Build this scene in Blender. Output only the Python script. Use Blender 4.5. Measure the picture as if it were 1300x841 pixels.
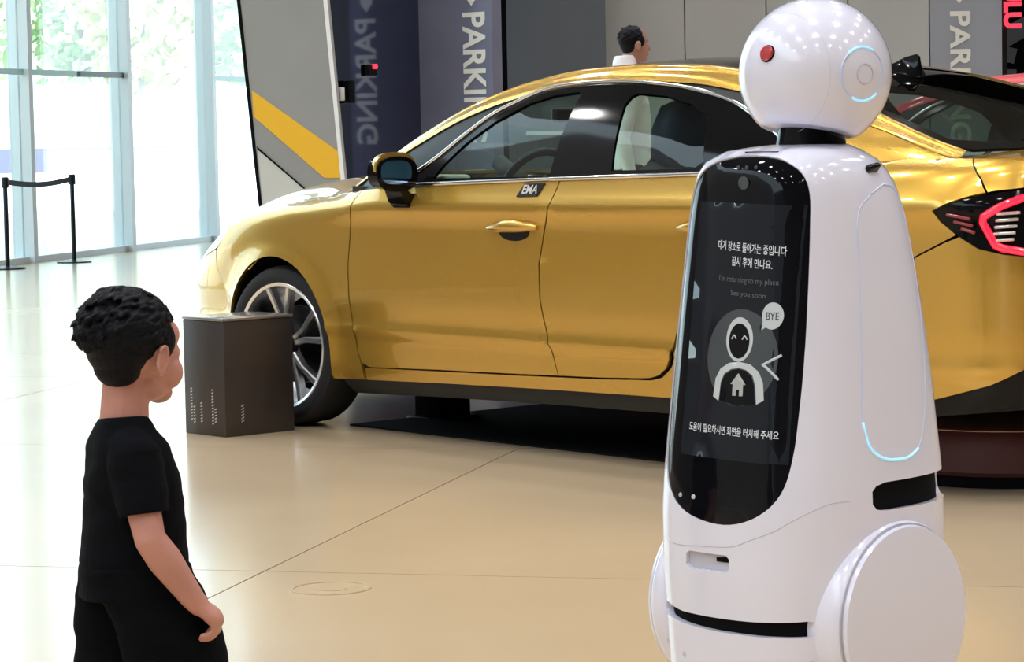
import bpy, bmesh, math, random
from mathutils import Vector, Matrix, noise
from mathutils.geometry import delaunay_2d_cdt
random.seed(7)
for o in list(bpy.data.objects): bpy.data.objects.remove(o, do_unlink=True)
SC = bpy.context.scene
COL = SC.collection
R = math.radians

# ------------------------------------------------------------------ camera
FPX, CAM_H = 3500.0, 1.22
PITCH, ROLL = math.atan((420.5 - 163) / FPX), 0.02
_f = Vector((0, math.cos(PITCH), -math.sin(PITCH))); _r0 = Vector((1, 0, 0)); _u0 = _r0.cross(_f)
_r = _r0 * math.cos(ROLL) - _u0 * math.sin(ROLL); _u = _u0 * math.cos(ROLL) + _r0 * math.sin(ROLL)
cam_d = bpy.data.cameras.new('camera'); cam = bpy.data.objects.new('camera', cam_d); COL.objects.link(cam)
cam_d.sensor_width = 36; cam_d.sensor_fit = 'HORIZONTAL'; cam_d.lens = FPX / 1300 * 36; cam_d.clip_end = 500
M = Matrix((_r, _u, -_f)).transposed().to_4x4(); M.translation = (0, 0, CAM_H); cam.matrix_world = M
SC.camera = cam

# ------------------------------------------------------------------ world, sun, ceiling lamps, exposure
W = bpy.data.worlds.new('sky'); SC.world = W; W.use_nodes = True
bg = W.node_tree.nodes['Background']; bg.inputs[0].default_value = (.72, .90, 1.0, 1); bg.inputs[1].default_value = 3.2
sun_d = bpy.data.lights.new('sun', 'SUN'); sun_d.energy = 12.0; sun_d.angle = R(2); sun_d.color = (1, .97, .9)
sun = bpy.data.objects.new('sun', sun_d); COL.objects.link(sun)
sun.rotation_euler = Vector((-.35, .55, -.85)).to_track_quat('-Z', 'Y').to_euler()
CEIL = 8.5
def disc_lamp(x, y, size, power, color=(1, .98, .97), z=CEIL - .06):
    d = bpy.data.lights.new('ceiling_lamp', 'AREA'); d.shape = 'DISK'; d.size = size; d.energy = power; d.color = color; d.spread = R(125)
    o = bpy.data.objects.new('ceiling_lamp', d); COL.objects.link(o); o.location = (x, y, z); return o
for ix in range(6):
    for iy in range(9):
        disc_lamp(-6.5 + ix * 3.4, -6 + iy * 3.6, .6, 55)
SC.view_settings.view_transform = 'Standard'; SC.view_settings.look = 'None'
SC.view_settings.exposure = 0.0; SC.view_settings.gamma = 1.0; SC.view_settings.use_curve_mapping = False
SC.cycles.max_bounces = 8; SC.cycles.transparent_max_bounces = 16
SC.cycles.sample_clamp_indirect = 6; SC.cycles.caustics_reflective = False; SC.cycles.caustics_refractive = False

# ------------------------------------------------------------------ materials
def mat(name, col, rough=.5, metal=0.0, coat=0.0, coat_rough=.03, ior=1.5, emit=None, estr=0.0, spec=.5, sub=0.0, var=0.0, vscale=4.0, bump=0.0, bscale=60.0, rvar=0.0, sheen=0.0):
    m = bpy.data.materials.new(name); m.use_nodes = True
    nt = m.node_tree; b = nt.nodes['Principled BSDF']
    c = (*col, 1)
    b.inputs['Base Color'].default_value = c; b.inputs['Roughness'].default_value = rough; b.inputs['Metallic'].default_value = metal
    b.inputs['Coat Weight'].default_value = coat; b.inputs['Coat Roughness'].default_value = coat_rough
    b.inputs['IOR'].default_value = ior; b.inputs['Specular IOR Level'].default_value = spec
    b.inputs['Sheen Weight'].default_value = sheen
    if sub: b.inputs['Subsurface Weight'].default_value = sub; b.inputs['Subsurface Radius'].default_value = (.012, .005, .003)
    if emit: b.inputs['Emission Color'].default_value = (*emit, 1); b.inputs['Emission Strength'].default_value = estr
    if var or bump or rvar:
        tc = nt.nodes.new('ShaderNodeTexCoord')
        n = nt.nodes.new('ShaderNodeTexNoise'); n.inputs['Scale'].default_value = vscale; n.inputs['Detail'].default_value = 5
        nt.links.new(tc.outputs['Object'], n.inputs['Vector'])
        if var:
            mr = nt.nodes.new('ShaderNodeMapRange'); mr.inputs['From Min'].default_value = .3; mr.inputs['From Max'].default_value = .7
            mr.inputs['To Min'].default_value = 1 - var; mr.inputs['To Max'].default_value = 1 + var
            nt.links.new(n.outputs['Fac'], mr.inputs['Value'])
            mx = nt.nodes.new('ShaderNodeVectorMath'); mx.operation = 'SCALE'; mx.inputs[0].default_value = col
            nt.links.new(mr.outputs[0], mx.inputs['Scale']); nt.links.new(mx.outputs[0], b.inputs['Base Color'])
        if rvar:
            mr2 = nt.nodes.new('ShaderNodeMapRange'); mr2.inputs['To Min'].default_value = max(0, rough - rvar); mr2.inputs['To Max'].default_value = rough + rvar
            nt.links.new(n.outputs['Fac'], mr2.inputs['Value']); nt.links.new(mr2.outputs[0], b.inputs['Roughness'])
        if bump:
            n2 = nt.nodes.new('ShaderNodeTexNoise'); n2.inputs['Scale'].default_value = bscale; n2.inputs['Detail'].default_value = 3
            nt.links.new(tc.outputs['Object'], n2.inputs['Vector'])
            bp = nt.nodes.new('ShaderNodeBump'); bp.inputs['Strength'].default_value = bump; bp.inputs['Distance'].default_value = .004
            nt.links.new(n2.outputs['Fac'], bp.inputs['Height']); nt.links.new(bp.outputs[0], b.inputs['Normal'])
    return m
def glass_mat(name, tint, refl=.08, rough=.0):
    # thin architectural / car glass: tinted transmission plus a fresnel reflection
    m = bpy.data.materials.new(name); m.use_nodes = True; nt = m.node_tree; nt.nodes.clear()
    out = nt.nodes.new('ShaderNodeOutputMaterial'); t = nt.nodes.new('ShaderNodeBsdfTransparent'); g = nt.nodes.new('ShaderNodeBsdfGlossy')
    t.inputs[0].default_value = (*tint, 1); g.inputs['Roughness'].default_value = rough
    lw = nt.nodes.new('ShaderNodeLayerWeight'); lw.inputs['Blend'].default_value = .5
    pw = nt.nodes.new('ShaderNodeMath'); pw.operation = 'POWER'; pw.inputs[1].default_value = 5; nt.links.new(lw.outputs['Facing'], pw.inputs[0])
    mr = nt.nodes.new('ShaderNodeMath'); mr.operation = 'MULTIPLY_ADD'; mr.inputs[1].default_value = .9; mr.inputs[2].default_value = refl; mr.use_clamp = True
    nt.links.new(pw.outputs[0], mr.inputs[0])
    mx = nt.nodes.new('ShaderNodeMixShader'); nt.links.new(mr.outputs[0], mx.inputs[0]); nt.links.new(t.outputs[0], mx.inputs[1]); nt.links.new(g.outputs[0], mx.inputs[2])
    nt.links.new(mx.outputs[0], out.inputs[0]); return m
MT = {}
MT['paint'] = mat('yellow_metallic_paint', (.66, .39, .058), .27, metal=.68, coat=1.0, coat_rough=.03)
MT['red_paint'] = mat('red_paint', (.55, .03, .05), .35, metal=.2, coat=1.0)
MT['black_plastic'] = mat('black_plastic', (.006, .006, .007), .4, spec=.25)
MT['gloss_black'] = mat('gloss_black', (.004, .004, .005), .08, spec=.22)
MT['hall_dark'] = mat('hall_grey', (.16, .16, .165), .5, var=.1, vscale=.6)
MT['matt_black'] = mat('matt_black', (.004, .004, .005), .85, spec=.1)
MT['rubber'] = mat('tire_rubber', (.012, .012, .014), .75, bump=.2, bscale=80)
MT['chrome'] = mat('chrome', (.85, .85, .86), .08, metal=1.0)
MT['alloy'] = mat('alloy_silver', (.80, .80, .82), .22, metal=.9)
MT['alloy_dark'] = mat('alloy_dark', (.03, .03, .035), .35, metal=.5)
MT['car_glass'] = glass_mat('car_glass', (.72, .86, .80), .05)
MT['car_glass_dark'] = glass_mat('car_glass_dark', (.45, .50, .50), .07)
MT['lamp_red'] = mat('lamp_red', (.5, .0, .01), .2, coat=1, emit=(1, .02, .06), estr=1.3)
MT['lamp_dark_red'] = mat('lamp_dark_red', (.25, .01, .02), .2, coat=1)
MT['lamp_clear'] = mat('lamp_clear', (.75, .75, .78), .15, metal=.7, coat=1)
MT['seat_grey'] = mat('seat_grey', (.35, .34, .35), .7, var=.15, vscale=9)
MT['seat_navy'] = mat('seat_navy', (.08, .10, .18), .55)
MT['cabin'] = mat('cabin_dark', (.02, .02, .022), .7)
MT['cabin_light'] = mat('cabin_light', (.62, .62, .56), .6)
MT['mirror_glass'] = mat('mirror_glass', (.45, .68, 1.0), .05, metal=1.0)  # blue of the mirrored surroundings is put into the base colour
MT['robot_white'] = mat('robot_white', (.74, .745, .88), .16, coat=.6, coat_rough=.05)
MT['robot_seam'] = mat('robot_seam', (.52, .52, .60), .4)
MT['led_blue'] = mat('led_blue', (.35, .7, .95), .3, emit=(.35, .75, 1), estr=.55)
MT['led_soft'] = mat('led_soft', (.55, .62, .85), .3, emit=(.5, .6, 1), estr=.05)
MT['screen_black'] = mat('screen_black', (.004, .004, .006), .05, spec=.22)
MT['display'] = mat('display', (.008, .009, .012), .08, emit=(.05, .06, .075), estr=.10, spec=.22)
MT['display_disc'] = mat('display_disc', (.02, .02, .02), .2, emit=(.10, .12, .13), estr=.35)
MT['display_text'] = mat('display_text', (.3, .3, .3), .3, emit=(.85, .9, .95), estr=.42)
MT['display_dim'] = mat('display_dim', (.06, .06, .06), .3, emit=(.4, .45, .45), estr=.12)
MT['display_white'] = mat('display_white', (.2, .2, .2), .3, emit=(.80, .88, .88), estr=.36)
MT['display_grey'] = mat('display_grey', (.2, .2, .2), .3, emit=(.5, .55, .5), estr=.35)
MT['red_lens'] = mat('red_lens', (.42, .012, .015), .12, coat=1)
MT['skin'] = mat('child_skin', (.50, .235, .185), .5, sub=.15, var=.06, vscale=14)
MT['man_skin'] = mat('man_skin', (.42, .24, .18), .5, sub=.1)
MT['hair'] = mat('black_hair', (.003, .0035, .006), .6, bump=.35, bscale=160, spec=.14)
MT['black_cloth'] = mat('black_cloth', (.002, .0024, .0042), .95, bump=.3, bscale=300, spec=.12)
MT['white_cloth'] = mat('white_cloth', (.75, .75, .78), .8)
MT['dark_cloth'] = mat('dark_cloth', (.02, .02, .03), .85)
MT['shoe'] = mat('shoe_grey', (.25, .25, .27), .6)
MT['box_brown'] = mat('box_brown', (.055, .045, .042), .42, metal=.3, var=.12, vscale=6)
MT['box_top'] = mat('box_top', (.30, .28, .27), .18, metal=.5)
MT['print_pale'] = mat('print_pale', (.55, .52, .50), .6)
MT['salmon'] = mat('salmon_vinyl', (.75, .45, .34), .4)
MT['maroon'] = mat('maroon_vinyl', (.085, .022, .026), .5, bump=.1)
MT['white_print'] = mat('white_print', (.90, .90, .86), .5)
MT['wall_grey'] = mat('wall_grey', (.30, .30, .30), .45, var=.05, vscale=1.2)
MT['wall_dark'] = mat('wall_dark', (.115, .13, .155), .35, var=.08, vscale=1.0)
MT['wall_light'] = mat('wall_light', (.52, .53, .545), .45, var=.04, vscale=.8)
MT['wall_lav'] = mat('wall_lavender_grey', (.36, .38, .45), .4)
MT['navy_panel'] = mat('navy_panel', (.20, .21, .31), .38, var=.06)
MT['navy_gloss'] = mat('navy_gloss', (.22, .24, .33), .07, metal=1.0)
MT['yellow_stripe'] = mat('yellow_stripe', (.86, .48, .03), .4)
MT['pale_panel'] = mat('pale_panel', (.58, .58, .56), .4)
MT['trim_white'] = mat('trim_white', (.85, .85, .85), .3)
MT['mullion'] = mat('mullion_white', (.72, .78, .82), .35)
MT['teal_bar'] = mat('teal_bar', (.55, .85, .90), .4)
MT['dark_bar'] = mat('dark_bar', (.02, .05, .06), .4)
MT['pane'] = glass_mat('pane_glass', (.93, .985, .985), .06)
MT['ceiling'] = mat('ceiling_grey', (.13, .13, .13), .7)
MT['outside_ground'] = mat('outside_paving', (.72, .74, .76), .8, var=.05, vscale=.3)
MT['outside_wall'] = mat('outside_wall', (.15, .15, .22), .8)
MT['leaf'] = mat('leaf_green', (.42, .52, .30), .7, var=.25, vscale=.6)
MT['leaf_yellow'] = mat('leaf_yellow', (.58, .56, .30), .7, var=.25, vscale=.6)
MT['bark'] = mat('bark', (.40, .36, .33), .9)
MT['red_sign'] = mat('red_sign', (.6, .02, .03), .4, emit=(1, .05, .1), estr=1.2)
MT['metal_dark'] = mat('metal_dark', (.03, .03, .035), .35, metal=.8)
MT['floor_lid'] = mat('floor_lid', (.62, .50, .34), .2, metal=.2)
MT['joint'] = mat('floor_joint', (.42, .33, .22), .6)
MT['eye'] = mat('eye_white', (.8, .8, .8), .2)

# ------------------------------------------------------------------ mesh helpers
def link(name, me, m=None, parent=None, smooth=True):
    o = bpy.data.objects.new(name, me); COL.objects.link(o)
    if m is not None: me.materials.append(MT[m] if isinstance(m, str) else m)
    if smooth:
        for p in me.polygons: p.use_smooth = True
    if parent is not None: o.parent = parent
    return o
def mesh(name, verts, faces, m=None, parent=None, smooth=True, recalc=False, sharp=None):
    me = bpy.data.meshes.new(name); me.from_pydata([tuple(v) for v in verts], [], faces); me.validate(); me.update()
    if recalc:
        bm = bmesh.new(); bm.from_mesh(me); bmesh.ops.recalc_face_normals(bm, faces=bm.faces); bm.to_mesh(me); bm.free()
    o = link(name, me, m, parent, smooth)
    if sharp: me.set_sharp_from_angle(angle=R(sharp))
    return o
def empty(name, loc=(0, 0, 0), rz=0.0, parent=None):
    o = bpy.data.objects.new(name, None); COL.objects.link(o); o.location = loc; o.rotation_euler = (0, 0, rz)
    o.empty_display_size = .1
    if parent is not None: o.parent = parent
    return o
def tag(o, label=None, cat=None, group=None, kind=None):
    if label: o['label'] = label
    if cat: o['category'] = cat
    if group: o['group'] = group
    if kind: o['kind'] = kind
    return o
def struct(o, label=None):
    o['kind'] = 'structure'
    if label: o['label'] = label
    return o
def box_geo(c, size, rz=0.0):
    x, y, z = [s / 2 for s in size]; ca, sa = math.cos(rz), math.sin(rz)
    V = [(c[0] + a * x * ca - b * y * sa, c[1] + a * x * sa + b * y * ca, c[2] + d * z) for a in (-1, 1) for b in (-1, 1) for d in (-1, 1)]
    F = [(0, 1, 3, 2), (4, 6, 7, 5), (0, 4, 5, 1), (2, 3, 7, 6), (0, 2, 6, 4), (1, 5, 7, 3)]
    return V, F
def box(name, c, size, m, parent=None, rz=0.0, bev=0.0, seg=2):
    V, F = box_geo(c, size, rz); me = bpy.data.meshes.new(name); me.from_pydata(V, [], F)
    if bev:
        bm = bmesh.new(); bm.from_mesh(me); bmesh.ops.bevel(bm, geom=bm.edges[:], offset=bev, segments=seg, profile=.5, affect='EDGES'); bm.to_mesh(me); bm.free()
    o = link(name, me, m, parent, bool(bev))
    if bev: me.set_sharp_from_angle(angle=R(50))
    return o
def loft_geo(rings, closed=True, cap=True):
    n = len(rings[0]); V = [p for r in rings for p in r]; F = []
    for i in range(len(rings) - 1):
        for k in range(n if closed else n - 1):
            k2 = (k + 1) % n
            F.append((i * n + k, i * n + k2, (i + 1) * n + k2, (i + 1) * n + k))
    if cap and closed:
        F.append(tuple(range(n - 1, -1, -1))); F.append(tuple((len(rings) - 1) * n + k for k in range(n)))
    return V, F
def loft(name, rings, m, parent=None, closed=True, cap=True, smooth=True, sharp=None):
    V, F = loft_geo(rings, closed, cap); return mesh(name, V, F, m, parent, smooth, recalc=closed, sharp=sharp)
def tube_geo(path, rad, seg=8, closed=False):
    P = [Vector(p) for p in path]; n = len(P); rings = []; up = None
    for i in range(n):
        if closed: t = P[(i + 1) % n] - P[i - 1]
        else: t = P[min(n - 1, i + 1)] - P[max(0, i - 1)]
        t.normalize()
        if up is None:
            up = t.orthogonal().normalized()
        up = (up - t * up.dot(t))
        if up.length < 1e-6: up = t.orthogonal()
        up.normalize(); sd = t.cross(up)
        r = rad[i] if isinstance(rad, (list, tuple)) else rad
        rings.append([P[i] + (up * math.cos(2 * math.pi * k / seg) + sd * math.sin(2 * math.pi * k / seg)) * r for k in range(seg)])
    if closed: rings.append(rings[0])
    return loft_geo(rings, True, not closed)
def tube(name, path, rad, m, parent=None, seg=8, closed=False):
    V, F = tube_geo(path, rad, seg, closed); return mesh(name, V, F, m, parent, True, recalc=True)
def lathe_geo(prof, seg=32, axis='Z', c=(0, 0, 0)):
    rings = []
    for r, h in prof:
        ring = []
        for k in range(seg):
            a = 2 * math.pi * k / seg; u, v = r * math.cos(a), r * math.sin(a)
            p = {'Z': (u, v, h), 'Y': (u, h, v), 'X': (h, u, v)}[axis]
            ring.append((p[0] + c[0], p[1] + c[1], p[2] + c[2]))
        rings.append(ring)
    return loft_geo(rings, True, False)
def lathe(name, prof, m, parent=None, seg=32, axis='Z', c=(0, 0, 0), sharp=35):
    V, F = lathe_geo(prof, seg, axis, c); return mesh(name, V, F, m, parent, True, recalc=True, sharp=sharp)
def join_geo(*gs):
    V, F = [], []
    for v, f in gs:
        b = len(V); V += [tuple(p) for p in v]; F += [tuple(i + b for i in q) for q in f]
    return V, F
def resample(poly, d, closed=True):
    out = []; n = len(poly)
    for i in range(n if closed else n - 1):
        a, b = poly[i], poly[(i + 1) % n]; L = math.dist(a, b); k = max(1, int(math.ceil(L / d)))
        for j in range(k): out.append(tuple(p + (q - p) * j / k for p, q in zip(a, b)))
    if not closed: out.append(tuple(poly[-1]))
    return out
def inside(p, poly):
    x, y = p; c = False; n = len(poly); j = n - 1
    for i in range(n):
        xi, yi = poly[i]; xj, yj = poly[j]
        if (yi > y) != (yj > y) and x < (xj - xi) * (y - yi) / (yj - yi) + xi: c = not c
        j = i
    return c
def seg_dist(p, a, b):
    ax, ay = a; bx, by = b; dx, dy = bx - ax, by - ay; L = dx * dx + dy * dy
    t = 0 if L == 0 else max(0, min(1, ((p[0] - ax) * dx + (p[1] - ay) * dy) / L))
    return math.hypot(p[0] - ax - t * dx, p[1] - ay - t * dy)
def cdt(outline, du, dv, holes=(), d=None):
    d = d or min(du, dv); k = dv / du
    polys = [resample(outline, d)] + [resample(h, d) for h in holes]
    pts, edges = [], []
    for pl in polys:
        b = len(pts); n = len(pl); pts += pl; edges += [(b + i, b + (i + 1) % n) for i in range(n)]
    us = [p[0] for p in polys[0]]; vs = [p[1] for p in polys[0]]
    u = math.floor(min(us) / du) * du
    allseg = [(pl[i], pl[(i + 1) % len(pl)]) for pl in polys for i in range(len(pl))]
    cells = {}
    for a, b in allseg: cells.setdefault((int(a[0] // du), int(a[1] // dv)), []).append((a, b))
    while u <= max(us):
        v = math.floor(min(vs) / dv) * dv
        while v <= max(vs):
            p = (u, v)
            if inside(p, polys[0]) and not any(inside(p, h) for h in polys[1:]):
                ok = True; cu, cv = int(u // du), int(v // dv)
                for i in (-1, 0, 1):
                    for j in (-1, 0, 1):
                        for a, b in cells.get((cu + i, cv + j), ()):
                            if seg_dist((u * k, v), (a[0] * k, a[1]), (b[0] * k, b[1])) < dv * .5: ok = False
                if ok: pts.append(p)
            v += dv
        u += du
    V, E, Fc, *_ = delaunay_2d_cdt([Vector((p[0] * k, p[1])) for p in pts], edges, [], 0, 1e-7)
    V = [(p[0] / k, p[1]) for p in V]; F = []
    for f in Fc:
        c = (sum(V[i][0] for i in f) / len(f), sum(V[i][1] for i in f) / len(f))
        if inside(c, polys[0]) and not any(inside(c, h) for h in polys[1:]): F.append(tuple(f))
    return V, F
def patch_geo(outline, fn, du=.05, dv=.03, holes=(), off=0.0, lip=0.0, flip=False, d=None, out=None):
    """polygon in a 2-D chart -> curved panel in space; off = offset along the outward normal, lip = folded edge depth;
    out(p) gives a rough outward direction"""
    V2, F = cdt(outline, du, dv, holes, d)
    e = .004
    P, N = [], []
    for a, b in V2:
        p = Vector(fn(a, b)); n = (Vector(fn(a + e, b)) - Vector(fn(a - e, b))).cross(Vector(fn(a, b + e)) - Vector(fn(a, b - e)))
        if n.length < 1e-12: n = Vector((0, 0, 1))
        n.normalize()
        if out is not None and n.dot(out(p)) < 0: n = -n
        P.append(p + n * off); N.append(n)
    FF = []
    for f in F:
        c = (P[f[1]] - P[f[0]]).cross(P[f[2]] - P[f[0]])
        FF.append(f if c.dot(N[f[0]]) > 0 else tuple(reversed(f)))
    V = [tuple(p) for p in P]
    if lip:
        cnt = {}
        for f in FF:
            for i in range(len(f)):
                a, b = f[i], f[(i + 1) % len(f)]; cnt.setdefault((min(a, b), max(a, b)), []).append((a, b))
        for k_, l in cnt.items():
            if len(l) == 1:
                a, b = l[0]; n0 = len(V)
                V += [tuple(P[a]), tuple(P[b]), tuple(P[b] - N[b] * lip), tuple(P[a] - N[a] * lip)]
                FF.append((n0 + 1, n0, n0 + 3, n0 + 2))
    return V, FF
def mirror_geo(g):
    return [(v[0], -v[1], v[2]) for v in g[0]], [tuple(reversed(f)) for f in g[1]]
_txt_cache = {}
def text_geo(s, size, align='CENTER', bold=0.0, extr=0.0):
    c = bpy.data.curves.new('t', 'FONT'); c.body = s; c.size = size; c.align_x = align; c.align_y = 'CENTER'; c.offset = bold; c.extrude = extr; c.resolution_u = 4
    o = bpy.data.objects.new('t', c); COL.objects.link(o); dg = bpy.context.evaluated_depsgraph_get(); dg.update()
    me = bpy.data.meshes.new_from_object(o.evaluated_get(dg)); V = [tuple(v.co) for v in me.vertices]; F = [tuple(p.vertices) for p in me.polygons]
    bpy.data.objects.remove(o, do_unlink=True); bpy.data.curves.remove(c); bpy.data.meshes.remove(me)
    return V, F
def remesh(geo, voxel, smooth=3, fac=.5, post=None):
    me = bpy.data.meshes.new('tmp'); me.from_pydata(geo[0], [], geo[1]); me.update()
    bm = bmesh.new(); bm.from_mesh(me); bmesh.ops.recalc_face_normals(bm, faces=bm.faces); bm.to_mesh(me); bm.free()
    o = bpy.data.objects.new('tmp', me); COL.objects.link(o)
    md = o.modifiers.new('r', 'REMESH'); md.mode = 'VOXEL'; md.voxel_size = voxel; md.adaptivity = 0
    dg = bpy.context.evaluated_depsgraph_get(); dg.update()
    out = bpy.data.meshes.new_from_object(o.evaluated_get(dg))
    bpy.data.objects.remove(o, do_unlink=True); bpy.data.meshes.remove(me)
    bm = bmesh.new(); bm.from_mesh(out)
    for _ in range(smooth): bmesh.ops.smooth_vert(bm, verts=bm.verts, factor=fac, use_axis_x=True, use_axis_y=True, use_axis_z=True)
    if post:
        for v in bm.verts: v.co = post(v.co)
    bm.to_mesh(out); bm.free(); out.materials.clear(); return out
def ellipsoid_geo(c, r, seg=20, rings=12, rot=None):
    V, F = [], []
    R3 = rot or Matrix.Identity(3)
    for i in range(rings + 1):
        th = math.pi * (i + .001) / (rings + .002)
        for k in range(seg):
            a = 2 * math.pi * k / seg
            p = R3 @ Vector((r[0] * math.sin(th) * math.cos(a), r[1] * math.sin(th) * math.sin(a), r[2] * math.cos(th)))
            V.append((c[0] + p.x, c[1] + p.y, c[2] + p.z))
    for i in range(rings):
        for k in range(seg):
            k2 = (k + 1) % seg; F.append((i * seg + k, (i + 1) * seg + k, (i + 1) * seg + k2, i * seg + k2))
    F.append(tuple(range(seg))); F.append(tuple(rings * seg + k for k in range(seg - 1, -1, -1)))
    return V, F
def capsule_geo(p0, r0, p1, r1, seg=14, flat=False, squash=1.0, side=None):
    """tapered limb between two joints; squash narrows it along 'side'"""
    a, b = Vector(p0), Vector(p1); t = (b - a); L = t.length; t.normalize()
    s = Vector(side) if side else t.orthogonal()
    s = (s - t * s.dot(t)).normalized(); q = t.cross(s)
    prof = []
    if flat: prof = [(r0, 0), ((r0 + r1) / 2, L / 2), (r1, L)]
    else:
        for i in range(1, 6): an = math.pi / 2 * i / 5; prof.append((r0 * math.sin(an), -r0 * math.cos(an)))
        prof.append(((r0 + r1) / 2, L / 2))
        for i in range(0, 5): an = math.pi / 2 * i / 5; prof.append((r1 * math.cos(an), L + r1 * math.sin(an)))
    rings = [[a + t * h + (s * math.cos(2 * math.pi * k / seg) * squash + q * math.sin(2 * math.pi * k / seg)) * r for k in range(seg)] for r, h in prof]
    return loft_geo(rings)
def ring_ellipse(c, rx, ry, n=24, ax=(1, 0, 0), ay=(0, 1, 0), pw=2.0):
    ax, ay, c = Vector(ax), Vector(ay), Vector(c); out = []
    for k in range(n):
        a = 2 * math.pi * k / n; ca, sa = math.cos(a), math.sin(a)
        out.append(c + ax * rx * math.copysign(abs(ca) ** (2 / pw), ca) + ay * ry * math.copysign(abs(sa) ** (2 / pw), sa))
    return out

# ================================================================== the setting
def px_on_Y(px, py, Y):
    d = _f + _r * ((px - 650) / FPX) - _u * ((py - 420.5) / FPX); return Vector((0, 0, CAM_H)) + d * (Y / d.y)
# polished floor laid in large slabs
fl_m = mat('polished_floor', (.545, .42, .275), .24, coat=.35, coat_rough=.12, var=.06, vscale=.7, rvar=.03)
floor = struct(empty('floor', (-.79, 7.29, 0), -math.atan2(.6145, 2.4245)), 'pale polished beige floor in large slabs')
bed = box('joint_bed', (0, 5, -.035), (44, 62, .03), 'joint', floor)
SL = 2.9
V_, F_ = box_geo((0, 0, -.0125), (SL - .006, SL - .006, .025)); slab_me = bpy.data.meshes.new('slab'); slab_me.from_pydata(V_, [], F_); slab_me.materials.append(fl_m)
for i in range(-7, 7):
    for j in range(-7, 11):
        o = bpy.data.objects.new('slab', slab_me); COL.objects.link(o); o.parent = floor; o.location = ((i + .5) * SL, (j + .62) * SL, 0)
# glass front on the left, running away from the camera
GA, GD = Vector((-4.86, 26.5, 0)), Vector((.267, .964, 0)).normalized()
GN = Vector((GD.y, -GD.x, 0)); grz = math.atan2(GD.y, GD.x)
win = struct(empty('window_1'), 'tall glass front with white mullions on the left')
MW = 2.42
V_, F_ = box_geo((0, 0, CEIL / 2), (.09, .22, CEIL)); mul_me = bpy.data.meshes.new('mullion'); mul_me.from_pydata(V_, [], F_); mul_me.materials.append(MT['mullion'])
V_, F_ = box_geo((0, 0, CEIL / 2), (MW - .09, .02, CEIL)); pane_me = bpy.data.meshes.new('pane'); pane_me.from_pydata(V_, [], F_); pane_me.materials.append(MT['pane'])
for k in range(-5, 4):
    t = .467 + k * MW; p = GA + GD * t
    o = bpy.data.objects.new('mullion', mul_me); COL.objects.link(o); o.parent = win; o.location = p; o.rotation_euler.z = grz
    if k < 3:
        q = p + GD * (MW / 2); o = bpy.data.objects.new('pane', pane_me); COL.objects.link(o); o.parent = win; o.location = q; o.rotation_euler.z = grz
        box('floor_rail', (q.x, q.y, .03), (MW - .09, .12, .06), 'mullion', win, rz=grz)
    if -3 <= k <= 2:
        for a, b, m in ((.06, 1.16, 'teal_bar'), (1.26, 2.36, 'dark_bar' if k == 0 else 'teal_bar')):
            if k == 1: continue
            c = p + GD * ((a + b) / 2) + GN * .05
            box('push_bar', (c.x, c.y, 1.86), (b - a, .04, .055), m, win, rz=grz)
# inclined grey wall panel with the yellow band
WY = 23.5
panel = struct(empty('wall_left'), 'grey leaning wall panel with a yellow diagonal band')
def plate(name, pts, Y, th, m, parent, dy=0.0):
    """pts = (x, z) polygon standing at depth Y, with thickness"""
    V = [(x, Y + dy, z) for x, z in pts] + [(x, Y + dy + th, z) for x, z in pts]; n = len(pts)
    F = [tuple(range(n)), tuple(range(2 * n - 1, n - 1, -1))] + [(i, i + n, (i + 1) % n + n, (i + 1) % n) for i in range(n)]
    return mesh(name, V, F, m, parent, False, recalc=True)
def XZ(px, py): p = px_on_Y(px, py, WY); return (p.x, p.z)
a0, a1, b0, b1 = XZ(305, 0), XZ(331, 245), XZ(411, 0), XZ(433, 225)
def ext(p, q, z): t = (z - p[1]) / (q[1] - p[1]); return (p[0] + (q[0] - p[0]) * t, z)
L0, L1, R0, R1 = ext(a0, a1, 0), ext(a0, a1, CEIL), ext(b0, b1, 0), ext(b0, b1, CEIL)
plate('grey_panel', [L0, R0, R1, L1], WY, .35, 'wall_grey', panel)
y0, y1, y2, y3 = XZ(320, 115), XZ(428, 188), XZ(431, 226), XZ(405, 226)
y4 = XZ(322, 148)
plate('yellow_band', [y0, XZ(429, 192), XZ(432, 226), XZ(412, 226), y4], WY, .004, 'yellow_stripe', panel, -.006)
plate('pale_panel', [XZ(327, 189), XZ(385, 240), XZ(420, 270), XZ(440, 310), XZ(338, 310)], WY, .004, 'pale_panel', panel, -.006)
g0, g1 = Vector((*XZ(325, 187), 0)), Vector((*XZ(420, 268), 0))
plate('dark_joint', [XZ(326, 186), XZ(420, 267), XZ(421, 270), XZ(327, 190)], WY, .004, 'matt_black', panel, -.009)
plate('edge_trim', [(R0[0] - .005, 0), (R0[0] + .03, 0), (R1[0] + .03, CEIL), (R1[0] - .005, CEIL)], WY, .36, 'trim_white', panel, -.008)
plate('end_trim', [(L0[0] - .03, 0), (L0[0], 0), (L1[0], CEIL), (L1[0] - .03, CEIL)], WY, .36, 'matt_black', panel, -.004)
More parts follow.
